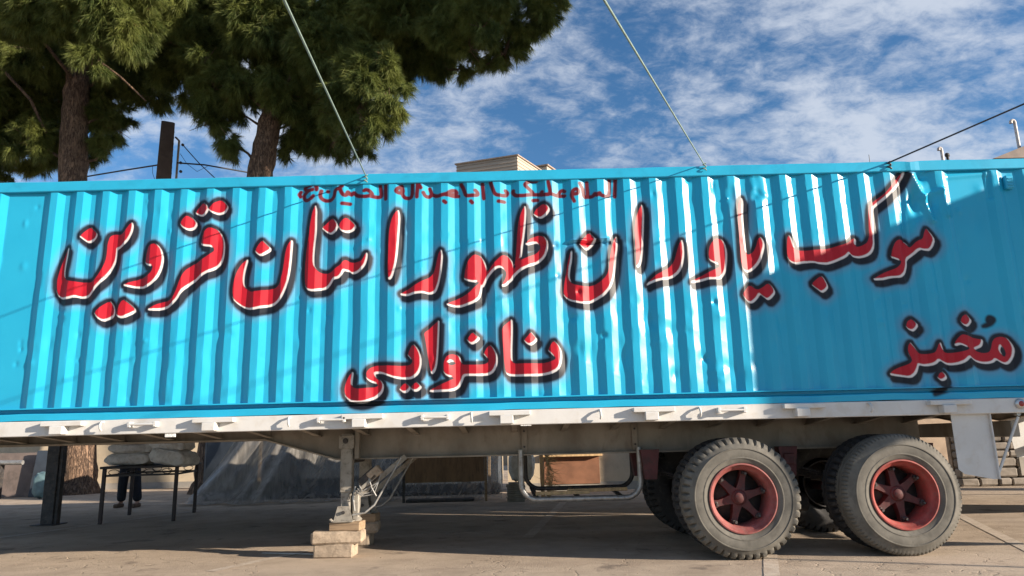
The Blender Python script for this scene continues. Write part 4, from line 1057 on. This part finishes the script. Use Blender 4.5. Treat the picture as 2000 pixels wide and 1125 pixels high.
tv = [(0, 0, 1.00), (0, 0, .93), (-.105, 0, .84), (-.13, -.01, .50), (-.15, .02, .10), (.105, 0, .84), (.14, .01, .50), (.19, .03, .10)]
skin_mesh('trousers', tv, [(0, 1), (1, 2), (2, 3), (3, 4), (1, 5), (5, 6), (6, 7)], [(.165, .13), (.17, .135), .115, .098, .090, .115, .098, .090], M['trouser'], pe)
sv = [(0, 0, .98), (0, 0, 1.18), (0, 0, 1.39), (-.19, 0, 1.42), (-.25, .02, 1.15), (-.205, -.14, 1.0), (.19, 0, 1.42), (.25, .02, 1.15), (.205, -.14, 1.0)]
skin_mesh('shirt', sv, [(0, 1), (1, 2), (2, 3), (3, 4), (4, 5), (2, 6), (6, 7), (7, 8)], [(.185, .145), (.17, .13), (.19, .13), .07, .058, .048, .07, .058, .048], M['shirt'], pe)
for x, y in ((-.15, -.06), (.195, -.05)):
    k = MB(); k.box((x, y, .04), (.10, .27, .08), bev=.03); k.build('shoe', M['shoe'], pe)
k = MB(); k.lathe([(0, 0), (.001, 0)], 4)
bm = bmesh.new(); bmesh.ops.create_uvsphere(bm, u_segments=20, v_segments=12, radius=.115)
for v in bm.verts: v.co = Vector((v.co.x * .86, v.co.y * 1.0 + .012, v.co.z * .95 + 1.70)) if v.co.z > -.03 or v.co.y > .02 else Vector((v.co.x * .8, v.co.y * .7 + .02, v.co.z * .6 + 1.70))
me = bpy.data.meshes.new('hair'); bm.to_mesh(me); bm.free(); me.materials.append(M['hair']); link('hair', me, pe)
k = MB(); k.add([(-.012, -.11, 1.66), (.012, -.11, 1.66), (0, -.138, 1.655), (0, -.112, 1.70)], [(0, 1, 2), (0, 2, 3), (1, 3, 2), (0, 3, 1)]); k.build('nose', M['skin'], pe)
for s in (-1, 1):
    k = MB(); k.box((s * .036, -.108, 1.685), (.026, .012, .010), bev=.003); k.build('eye', M['hair'], pe)
    k = MB(); k.box((s * .097, -.01, 1.672), (.018, .04, .06), bev=.008); k.build('ear', M['skin'], pe)
k = MB(); k.box((0, -.105, 1.618), (.045, .012, .009), bev=.003); k.build('mouth', M['rim_red'], pe)

# boards leaning at the far left, bag by the trunk
lb = at(0, 958, 12.5); rb = at(62, 958, 12.5)
for i, (x0, x1, y, hgt, mt, lab) in enumerate(((-17.5, rb.x, 12.5, 1.15, 'panel_brown', 'wide dull brown panel leaning left of the pine trunk'), (rb.x + .12, rb.x + .50, 12.3, 1.2, 'tarp_dark', 'narrow dark board leaning beside the brown panel'))):
    k = MB(); k.box(((x0 + x1) / 2, y, hgt / 2), (x1 - x0, .05, hgt), Matrix.Rotation(R(-9), 3, 'X'), .006); tag(k.build('leaning_board', M[mt]), lab, 'board', 'boards leaning by the pine trunk')
k = MB(); k.tube([(-18, 11.9, .98), (-12.8, 11.9, .90)], .06, 10); tag(k.build('steel_pipe', M['galv']), 'grey steel pipe lying along the top of the brown panel', 'pipe')
for x in (-17.5, -13.4):
    k = MB(); k.box((x, 11.9, .43), (.08, .3, .86), bev=.006); tag(k.build('pipe_stand', M['dark_steel']), 'dark stand carrying the steel pipe ' + ('beside the pine trunk' if x > -14 else 'farther from the trunk'), 'stand')
p = at(84, 955, 11.6); sack('teal_bag', (p.x, 11.6, 0), (.42, .36, .62), 0, 'faded teal plastic bag standing by the dark board', 0, 21, 0, None, 'teal_bag')

# clear plastic sheeting over a dark stand-in for a shaded interior
ps = empty('plastic_shelter', (-3.5, 9.0, 0)); tag(ps, 'clear plastic sheeting draped behind the trailer over a dark box standing for its shaded interior', 'shelter')
k = MB(); nx, nz = 220, 26; vs = []
for i in range(nx + 1):
    u = i / nx
    for j in range(nz + 1):
        t = j / nz                                   # 0 top, 1 ground
        x = (-5.9 + 5.6 * u) - (1 - u) ** 3 * 1.15 * t ** 1.3
        fold = .10 * math.sin(u * 46 + 2.0 * t + 1.5 * math.sin(u * 13)) + .05 * math.sin(u * 97 + 3 * t) + .14 * math.sin(u * 17 + 1)
        y = 8.75 - .55 * t ** 2.2 + 1.6 * fold * (.35 + .65 * t) - (.35 * max(0, t - .9) * 10 * (.6 + .4 * math.sin(u * 23)))
        z = 1.95 * (1 - t) ** (1.0) + .012
        if t > .93: z = .02 + .04 * (math.sin(u * 60) * .5 + .5)
        vs.append((x, y, z))
k.add(vs, [(i * (nz + 1) + j, (i + 1) * (nz + 1) + j, (i + 1) * (nz + 1) + j + 1, i * (nz + 1) + j + 1) for i in range(nx) for j in range(nz)], True)
reparent_local(k.build('plastic_sheet', M['plastic']), ps)
k = MB(); k.box((-3.70, 10.35, .95), (6.7, 1.9, 1.9), bev=.06); reparent_local(k.build('dark_interior_box', M['tarp_dark']), ps)  # dark box in place of the shaded interior seen through the sheet
for x in (-5.7, -.6):
    k = MB(); k.box((x, 9.2, 1.0), (.06, .06, 2.0), bev=.005); reparent_local(k.build('frame_post', M['wood']), ps)

# plywood stall front
a = at(792, 884, 7.6); b = at(946, 940, 7.6)
pb = empty('plywood_counter', ((a.x + b.x) / 2, 7.6, 0)); tag(pb, 'brown plywood counter front on dark legs beside the plastic sheeting', 'counter')
k = MB(); k.box(((a.x + b.x) / 2, 7.6, (1.25 + b.z) / 2), (b.x - a.x, .02, 1.25 - b.z)); reparent_local(k.build('panel', M['plywood']), pb)
for x in (a.x - .03, b.x + .03):
    k = MB(); k.box((x, 7.6, .625), (.05, .05, 1.25), bev=.004); reparent_local(k.build('leg', M['wood'] if x > a.x else M['dark_steel']), pb)
k = MB(); k.box(((a.x + b.x) / 2, 7.95, 1.24), (b.x - a.x + .1, .75, .03), bev=.004); reparent_local(k.build('counter_top', M['plywood']), pb)
k = MB(); k.box(((a.x + b.x) / 2 - .1, 7.75, .03), (1.35, .35, .05), bev=.01); tag(k.build('low_pallet', M['dark_steel']), 'dark low pallet on the ground below the plywood counter', 'pallet')

# flattened cardboard with a white sack on top
p = at(1008, 970, 7.4)
for i in range(9):
    k = MB(); k.box((0, 0, .02), (.34 + .03 * math.sin(i * 2.1), .40, .036), bev=.006); o = k.build('cardboard_sheet', M['card']); o.location = (p.x + .012 * math.sin(i * 3.3), 7.4, .0395 * i); o.rotation_euler = (0, 0, .06 * math.sin(i * 1.9))
    tag(o, 'flattened grey cardboard in the stack under the upright white sack', 'cardboard', 'stack of flattened cardboard')
sack('flour_sack', (p.x + .12, 7.42, .358), (.50, .36, .62), 0, 'upright white sack on the stack of flattened cardboard', 0, 33, 0, None)
q = at(1060, 945, 7.9); k = MB(); k.bar((q.x, 7.9, 0), (q.x - .02, 8.0, 1.35), .07, .05, .004); tag(k.build('timber_post', M['timber_new']), 'pale timber post beside the upright white sack', 'post')
k = MB(); r = random.Random(5)
for i in range(260):
    a0 = Vector((q.x + .10 + r.uniform(-.05, .05), 7.85 + r.uniform(-.08, .08), r.uniform(.0, 1.1))); d = Vector((r.gauss(.12, .14), r.gauss(-.03, .06), r.gauss(-.06, .16)))
    s_ = Vector((-d.z, 0, d.x)).normalized() * .004; k.add([a0 - s_, a0 + s_, a0 + d], [(0, 1, 2)])
for i in range(5): k.tube([(q.x + .08 + .01 * i, 7.85, 0), (q.x + .10 + .03 * i, 7.83, .5), (q.x + .12 - .05 * i, 7.85, 1.15)], .006, 5)
tag(k.build('dry_brush', M['straw'], fix=False), 'bundle of dry straw-coloured brush beside the timber post', 'brush')

# ------------------------------------------------------------------ pines
def needles(clumps, seed):
    """needle tufts: array of triangles"""
    r = np.random.default_rng(seed); out = []
    for (c, rad, dens) in clumps:
        K = max(5, int(15 * rad ** 1.2))                      # a clump is a handful of shoots
        e = r.normal(size=(K, 3)); e /= np.linalg.norm(e, axis=1)[:, None]
        S = np.array(c) + e * (r.uniform(.25, .95, K) ** .6)[:, None] * rad * np.array([1, .9, .8])
        sr_ = rad * r.uniform(.26, .46, K)
        for s0, q, e0 in zip(S, sr_, e):
            n = max(8, int(760 * dens * q ** 2))
            d = r.normal(size=(n, 3)); d /= np.linalg.norm(d, axis=1)[:, None]
            P = s0 + d * (r.uniform(.1, 1.0, n) ** .6)[:, None] * q * np.array([1, 1, .9])
            ax = d * .45 + e0 * .35 + r.normal(size=(n, 3)) * .28 + np.array([.0, -.05, -.42]); ax /= np.linalg.norm(ax, axis=1)[:, None]
            m = 30
            base = np.repeat(P, m, 0) + r.normal(size=(n * m, 3)) * .014
            base += np.repeat(ax, m, 0) * r.uniform(-.16, .06, (n * m, 1))
            dr_ = np.repeat(ax, m, 0) + r.normal(size=(n * m, 3)) * .33; dr_ /= np.linalg.norm(dr_, axis=1)[:, None]
            L = r.uniform(.15, .30, n * m)
            tip = base + dr_ * L[:, None]; tip[:, 2] -= L * .22
            sd = np.cross(dr_, r.normal(size=(n * m, 3))); sd /= np.linalg.norm(sd, axis=1)[:, None] + 1e-9
            w = .0072
            out.append(np.stack([base - sd * w, base + sd * w, tip], 1))
    return np.concatenate(out).reshape(-1, 3)
def tri_mesh(name, T, mat, parent):
    me = bpy.data.meshes.new(name); n = len(T)
    me.vertices.add(n); me.vertices.foreach_set('co', T.astype(np.float32).ravel())
    me.loops.add(n); me.loops.foreach_set('vertex_index', np.arange(n, dtype=np.int32))
    me.polygons.add(n // 3); me.polygons.foreach_set('loop_start', np.arange(0, n, 3, dtype=np.int32))
    me.update(calc_edges=True); me.materials.append(mat); return link(name, me, parent)
def limb(k, pts, r0, r1, n=10):
    pts = [Vector(p) for p in pts]; m = len(pts); fine = []
    for i in range(m - 1):
        for s in range(4):
            t = s / 4; q = pts[i].lerp(pts[i + 1], t); j = .05 * r0; fine.append(q + Vector((random.uniform(-j, j), random.uniform(-j, j), 0)))
    fine.append(pts[-1]); N = len(fine)
    k.tube(fine, [r0 + (r1 - r0) * i / (N - 1) for i in range(N)], n)
def pine(trunk_pts, r0, r1, clump_px, Yc, label, seed, extra=(), limbs=()):
    base = Vector(trunk_pts[0]); e = empty('pine_tree', (base.x, base.y, 0)); tag(e, label, 'tree', 'pines behind the container')
    k = MB(); pts = [Vector(p) for p in trunk_pts]
    fl = [pts[0] + Vector((0, 0, -.05)), pts[0] + Vector((0, 0, .25)), pts[0] + Vector((0, 0, .8))] + pts[1:]
    fine = [fl[0], fl[1]]
    for i in range(1, len(fl) - 1):
        for s in range(1, 7): fine.append(fl[i].lerp(fl[i + 1], s / 6))
    N = len(fine); rad = [(r0 + (r1 - r0) * i / (N - 1)) * (1.32 if i == 0 else 1.14 if i == 1 else 1 + random.uniform(-.05, .05)) for i in range(N)]
    k.tube(fine, rad, 22)
    for i_, v in enumerate(k.v):
        j = .03 * math.sin(v[2] * 9 + math.atan2(v[1] - base.y, v[0] - base.x) * 5) ; k.v[i_] = (v[0] + j * .6, v[1] + j * .5, v[2])
    reparent_local(k.build('trunk', M['bark']), e)
    cl = []
    for x, y, rp, dy in clump_px:
        Y = Yc + dy; p = at(x, y, Y); s = (Y + CAM_D) / FPX
        cl.append(((p.x, p.y, p.z), rp * s * 1.10, 1.0 if dy < -1.5 else .72))
    for c in extra: cl.append(c)
    k = MB()
    top_ = fine[-1]
    done = []
    for c, rr, _ in sorted(cl, key=lambda q: min((Vector(q[0]) - f_).length for f_ in fine)):
        c = Vector(c); cand = [f_ for f_ in fine if f_.z < c.z + .3 and f_.z > fine[3].z + 3.0] or [top_]
        b0 = min(cand, key=lambda f_: (f_ - c).length + 1.2 * max(0, f_.z - c.z + .8))
        if done:
            b1 = min(done, key=lambda f_: (f_ - c).length)
            if (b1 - c).length < (b0 - c).length * .8: b0 = b1
        mid_ = b0.lerp(c, .55) + Vector((random.uniform(-.2, .2), random.uniform(-.2, .2), random.uniform(-.2, .1)))
        limb(k, [b0, mid_, c], .045 + .02 * rr, .02, 7); done.append(c)
        for _ in range(4):
            dd = Vector((random.gauss(0, 1), random.gauss(0, 1), random.gauss(0, .7))).normalized() * rr * .75
            limb(k, [mid_.lerp(c, random.uniform(.6, 1)), c + dd], .014, .006, 5)
    reparent_local(k.build('branches', M['bark']), e)
    for l in limbs:
        k = MB(); limb(k, l[0], l[1], l[2], 8); reparent_local(k.build('branch', M['bark']), e)
    T = needles(cl, seed)
    o = tri_mesh('crown', T, M['needles'], None); reparent_local(o, e); return e

Y1 = 13.3
t1 = [Vector((-12.15, Y1, 0)), at(143, 340, Y1), at(146, 220, Y1), at(156, 110, Y1), at(170, 0, Y1), at(185, -150, Y1), at(200, -330, Y1)]
cl1 = [(190, 25, 95, -3.6), (110, 5, 80, -3.4), (235, 60, 50, -3.7), (255, -20, 80, -3.5), (20, 10, 80, -3.0), (180, 110, 34, -3.7),
       (60, 90, 75, -.5), (0, 110, 70, 0), (130, 130, 60, .5), (230, 150, 60, .6), (290, 90, 80, .8), (310, 20, 90, .2), (20, 200, 50, .6), (80, 215, 50, .8), (60, 270, 48, 0), (20, 285, 42, .4),
       (105, 265, 45, .8), (210, 225, 42, .4), (205, 285, 34, .2), (290, 190, 40, 1.0), (90, 320, 34, 2.4), (15, 335, 30, 2.5), (-60, 150, 90, 0), (-70, 260, 80, .5), (-60, 20, 110, -1), (40, 150, 60, 1), (110, 200, 50, 1.4), (190, 180, 55, 1.2), (240, 100, 70, .4), (225, 255, 40, .8), (30, 240, 55, 1.2), (75, 300, 40, 1.5), (180, 300, 30, 1.6)]
ex1 = [((-14.5, 12.6, 15.0), 1.5, .5), ((-12.4, 12.0, 15.8), 1.7, .5), ((-11.0, 13.8, 15.0), 1.6, .5), ((-12.2, 13.2, 18.0), 1.6, .5), ((-9.8, 12.8, 16.6), 1.4, .5), ((-13.6, 13.8, 17.0), 1.4, .5)]
pine(t1, .47, .22, cl1, Y1, 'pine with a straight thick trunk, left of the utility pole', 21, ex1,
     [([at(0, 130, 12.6), at(60, 195, 12.7), at(90, 260, 13.0)], .05, .04), ([at(192, 118, 11.5), at(235, 150, 11.4), at(285, 197, 11.3)], .035, .02)])
Y2 = 12.2
p2a, p2b = at(507, 347, Y2), at(524, 255, Y2)
dir2 = (p2b - p2a) / (p2b.z - p2a.z)
t2 = [p2a - dir2 * p2a.z * .8, p2a, p2b, at(545, 180, Y2), at(575, 90, Y2), at(610, -30, Y2), at(640, -200, Y2)]
t2[0].z = 0
cl2 = [(420, 50, 90, .3), (470, 110, 80, .6), (540, 60, 100, -.2), (620, 60, 100, -.5), (600, 140, 80, 0), (650, 150, 70, -.6), (430, 205, 50, .3), (400, 245, 42, 0), (385, 185, 40, .8), (445, 275, 36, -.2), (370, 130, 60, .8), (350, 70, 60, 1.0),
       (575, 240, 52, .4), (620, 250, 55, 0), (650, 285, 38, -.2), (565, 290, 28, .6), (520, 150, 60, 1.2), (610, 190, 60, .6),
       (720, 165, 70, -2.6), (735, 110, 38, -2.6), (765, 195, 45, -2.8), (700, 215, 50, -2.3), (725, 240, 42, -2.7), (690, 285, 30, -1.8), (712, 300, 18, -1.9),
       (700, 40, 90, -.6), (770, 80, 75, -.2), (830, 60, 85, -.3), (860, 110, 50, 0), (800, 130, 40, .3), (760, 20, 80, -.8),
       (900, 40, 72, -1.8), (945, 50, 50, -2.2), (915, 100, 40, -1.6), (885, 5, 70, -1.6), (960, 5, 60, -1.9), (900, 135, 26, -.3),
       (1000, 70, 50, -.9), (985, 105, 36, -.8), (1040, 30, 48, -1.1), (1075, 5, 42, -1.3), (1030, 75, 28, -.9), (960, 120, 26, -.6), (1010, -20, 60, -1), (340, 20, 80, -.6), (400, 120, 60, -.5), (460, 160, 55, -.8), (560, 170, 60, -.9), (500, 40, 90, -1), (590, 110, 70, -1.4), (660, 220, 50, -1.2), (640, 90, 80, -1.6), (330, 130, 45, .2), (420, 175, 50, -.4), (680, 110, 70, -.8), (470, 220, 34, .4), (790, 30, 90, -1), (740, 60, 80, 0)]
def up(x, y, dy, rr):
    p = at(x, y, Y2 + dy); return ((p.x, p.y, p.z), rr, .5)
ex2 = [up(500, -90, 0, 1.6), up(620, -130, -1, 1.8), up(740, -110, -.5, 1.6), up(860, -110, -1, 1.5), up(980, -100, -1, 1.3), up(1090, -80, -1, 1.0), up(420, -120, .5, 1.5), up(680, -280, 0, 1.8), up(820, -260, 0, 1.6), up(560, -260, 0, 1.6), up(700, -420, 0, 1.5)]
pine(t2, .42, .20, cl2, Y2, 'leaning pine whose crown spreads over the middle of the container', 22, ex2,
     [([at(545, 215, Y2 - .1), at(590, 205, Y2 - .4), at(640, 190, Y2 - .8)], .10, .05), ([at(620, 210, 11.6), at(655, 240, 11.5)], .02, .012), ([at(270, 40, 12.4), at(330, 80, 12.4), at(380, 105, 12.3)], .07, .04)])

# an unseen third pine, added past the trailer's rear to shade the other two
t3 = [Vector((14.3, 5.6, 0)), Vector((14.2, 5.6, 5)), Vector((13.6, 5.5, 9)), Vector((12.8, 5.4, 12.5)), Vector((12.3, 5.3, 16))]
rr3 = random.Random(8)
ex3 = [((x + rr3.uniform(-.4, .4), 5.2 + rr3.uniform(-1.0, 1.0), z + rr3.uniform(-.4, .4)), rr3.uniform(1.0, 1.5), .42) for x, z in
       ((11, 16.2), (13, 17), (14.6, 15.6), (12, 14.4), (14, 13.6), (15.6, 14.0), (9.8, 15.8), (11.4, 14.6), (6.2, 14.9), (13.2, 12.2), (11.6, 12.2), (15.2, 12.4), (9.8, 16.8), (7.6, 15.8), (6.0, 14.8))]
pine(t3, .40, .16, [], 5.5, 'tall unseen pine added past the rear of the trailer to shade the other pines', 23, ex3)

# ------------------------------------------------------------------ utility pole with cables
UY = 16.2
pl, pr_ = at(309, 347, UY), at(341, 347, UY); tz = at(328, 243, UY).z; px_ = at(328, 243, UY).x
up_ = empty('utility_pole', (px_, UY, 0)); tag(up_, 'tapered square concrete utility pole between the two pines', 'pole')
k = MB(); b0, b1 = .34, .215
vs = [(px_ + sx * b0, UY + sy * b0, 0) for sx, sy in ((-1, -1), (1, -1), (1, 1), (-1, 1))] + [(px_ + sx * b1, UY + sy * b1, tz) for sx, sy in ((-1, -1), (1, -1), (1, 1), (-1, 1))] + [(px_ + sx * b1 * .7, UY + sy * b1 * .7, tz + .05) for sx, sy in ((-1, -1), (1, -1), (1, 1), (-1, 1))]
Rz = Matrix.Rotation(R(28), 3, 'Z'); vs = [Rz @ (Vector(v) - Vector((px_, UY, 0))) + Vector((px_, UY, 0)) for v in vs]
k.add(vs, [(i, (i + 1) % 4, (i + 1) % 4 + 4, i + 4) for i in range(4)] + [(i + 4, (i + 1) % 4 + 4, (i + 1) % 4 + 8, i + 8) for i in range(4)] + [(8, 9, 10, 11), (3, 2, 1, 0)])
shaft = reparent_local(k.build('shaft', M['pole']), up_)
fr_ = Rz @ Vector((1, 0, 0)); fn = Rz @ Vector((0, -1, 0))
for i in range(9):
    z = tz - .25 - i * .22; w = b0 + (b1 - b0) * z / tz
    c = Vector((px_, UY, z)) + (Rz @ Vector((1, 0, 0))) * (w + .001); k = MB(); k.box(c, (.02, .05, .05), Rz, .004); k.build('step_hole', M['dark_steel'], shaft)
a = at(343, 268, UY); b = at(350, 275, UY - .1); c = at(347, 347, UY - .1)
k = MB(); k.bar(a, b, .05, .05); k.bar(b, (b.x, b.y, c.z - .6), .06, .05); k.bar((b.x, b.y, c.z - .55), (px_ + .15, UY, c.z - .55), .05, .05); br = reparent_local(k.build('bracket', M['frame_grey']), up_)
for x, y in ((357, 283), (353, 318), (353, 335)):
    q = at(x, y, UY - .15); k = MB(); k.lathe([(0, -.05), (.035, -.045), (.05, -.02), (.035, 0), (.05, .02), (.035, .045), (0, .05)], 12, q); k.build('insulator', M['dark_steel'], br)
def cable(pp, r, label, name='overhead_cable'):
    k = MB(); k.tube([at(*q) for q in pp], r, 6); tag(k.build(name, M['wire']), label, 'cable', 'cables on the utility pole')
cable([(150, 348, 17.50), (240, 333, 16.90), (310, 322, 16.00)], .030, 'thick twisted cable running from the pine trunk to the pole')
cable([(345, 318, 15.90), (400, 322, 16.30), (480, 336, 17.20), (560, 352, 18.00)], .028, 'thick twisted cable running from the pole to the leaning pine')
cable([(357, 283, 16.05), (372, 300, 16.10), (390, 320, 16.20), (420, 348, 16.40), (436, 364, 16.50)], .016, 'thin cable dropping steeply from the bracket insulator')
cable([(352, 300, 16.05), (365, 320, 16.05), (385, 335, 16.10), (405, 325, 16.20)], .008, 'thin looping drop wire under the bracket')
cable([(298, 325, 16.00), (298, 338, 16.00), (302, 350, 16.00)], .008, 'short wire tail hanging beside the pole shaft')

# ------------------------------------------------------------------ roofs beyond
def window_part(parent, c, w, h, nrm):
    t = Vector((-nrm.y, nrm.x, 0)); Mx = Matrix((t, nrm, Vector((0, 0, 1)))).transposed()
    k = MB(); k.box(c, (w, .10, h), Mx); f = reparent_local(k.build('window', M['pvc']), parent)
    k = MB(); k.box(c + nrm * .052 * (1), (w - .14, .01, h - .14), Mx); k.build('pane', M['pane'], f)
# clad rooftop building
corner = at(1006, 307, 28.0); Hc = corner.z
bd = empty('clad_building', (corner.x, corner.y, 0)); tag(bd, 'beige clad building with a flat roof showing over the container', 'building')
d1 = Vector((-.95, .31, 0)).normalized(); d2 = Vector((.50, .866, 0)).normalized()
L1, L2 = 2.9, 2.0
def quadprism(c, d1, L1, d2, L2, z0, z1, off=0):
    c = Vector((c.x, c.y, 0)) - d1 * off - d2 * off; a = L1 + 2 * off; b = L2 + 2 * off
    ps_ = [c, c + d2 * b, c + d2 * b + d1 * a, c + d1 * a]
    k = MB(); k.add([p + Vector((0, 0, z0)) for p in ps_] + [p + Vector((0, 0, z1)) for p in ps_], [(0, 1, 2, 3), (7, 6, 5, 4)] + [(i, i + 4, (i + 1) % 4 + 4, (i + 1) % 4) for i in range(4)]); return k
body = reparent_local(quadprism(corner, d1, L1, d2, L2, 0, Hc - 1.0).build('wall', M['brick_far']), bd)
reparent_local(quadprism(corner, d1, L1, d2, L2, Hc - 1.0, Hc - .05, .25).build('parapet', M['cladding']), bd)
for i in range(5):
    reparent_local(quadprism(corner, d1, L1, d2, L2, Hc - .95 + i * .19, Hc - .925 + i * .19, .27).build('cladding_seam', M['roof_trim']), bd)
reparent_local(quadprism(corner, d1, L1, d2, L2, Hc - .05, Hc + .02, .32).build('roof', M['roof_trim']), bd)
n1 = Vector((d1.y, -d1.x, 0)); n1 = n1 if n1.y < 0 else -n1
for zf in (.2, .42, .64):
    for u in (.25, .65):
        window_part(bd, Vector((corner.x, corner.y, Hc * zf)) + d1 * L1 * u, 1.3, 1.4, n1)
c2 = at(1068, 322, 31.0); b2 = empty('stair_tower', (c2.x, c2.y, 0)); tag(b2, 'small brown rooftop tower beside the beige clad building', 'building')
reparent_local(quadprism(c2, d1, 2.2, d2, 2, 0, c2.z - .06).build('wall', M['cladding']), b2)
reparent_local(quadprism(c2, d1, 2.2, d2, 2, c2.z - .06, c2.z + .02, .1).build('roof', M['roof_trim']), b2)
# house at the right with flues
hy = 18.0
e0 = at(1940, 309, hy); e1 = at(2080, 268, hy)
hs = empty('brick_house', (e0.x + 3, hy + 3, 0)); tag(hs, 'buff brick house with a brown tin roof and flue pipes', 'house')
hx0 = at(1560, 318, hy).x
zt = e0.z - .35
k = MB(); k.box(((hx0 + 24) / 2, hy + 4, zt / 2 - .2), (24 - hx0, 8, zt - .4)); reparent_local(k.build('wall', M['brick_far']), hs)
k = MB(); k.prism([(e0.x - .2, e0.z - .12), (e0.x + 3.6, e1.z + .55), (e0.x + 7.4, e0.z - .12)], hy - .3, hy + 8); rf = reparent_local(k.build('roof', M['tin_roof']), hs)
k = MB(); k.box(((hx0 + e0.x) / 2, hy + 4, zt - .35), (e0.x - hx0, 8.2, .12)); reparent_local(k.build('flat_roof', M['roof_trim']), hs)
for u in (.2, .45, .7):
    for zf in (.3, .6): window_part(hs, Vector((hx0 + (24 - hx0) * u, hy - .02, zt * zf)), 1.4, 1.5, Vector((0, -1, 0)))
def flue(x, ytop, r, hook, label, Y, mat='pvc', z0=None):
    p = at(x, ytop, Y); zb = z0 if z0 is not None else zt - .3
    k = MB()
    pts = [(p.x, Y, zb), (p.x, Y, p.z - r)]
    if hook:
        pts = [(p.x, Y, zb), (p.x, Y, p.z - hook)] + [(p.x - hook * (1 - math.cos(t)), Y, p.z - hook + hook * math.sin(t)) for t in (.5, 1.0, 1.57, 2.1, 2.6, 3.14)] + [(p.x - 2 * hook, Y, p.z - hook - .05)]
    k.tube(pts, r, 12); o = k.build('flue_pipe', M[mat]); tag(o, label, 'flue', 'flues on the brick house')
flue(1981, 235, .058, .075, 'tall pale flue pipe with a hooked top on the tin roof', hy + .6)
flue(1838, 289, .055, .05, 'short pale flue pipe with a bent top on the flat roof', hy + .6)
p = at(1850, 303, hy + .6); k = MB(); k.lathe([(0, -.06), (.07, -.05), (.10, 0), (.07, .05), (0, .06)], 14, p); k.tube([(p.x, p.y, p.z), (p.x, p.y, zt - .3)], .05, 10)
tag(k.build('vent_cap', M['rubber_black']), 'black round vent cap next to the short flue pipe', 'vent')
p = at(1697, 302, hy + .6); k = MB(); k.tube([(p.x, p.y, zt - .3), (p.x, p.y, p.z)], .012, 6); tag(k.build('aerial', M['wire']), 'thin upright aerial rod on the flat roof', 'aerial')
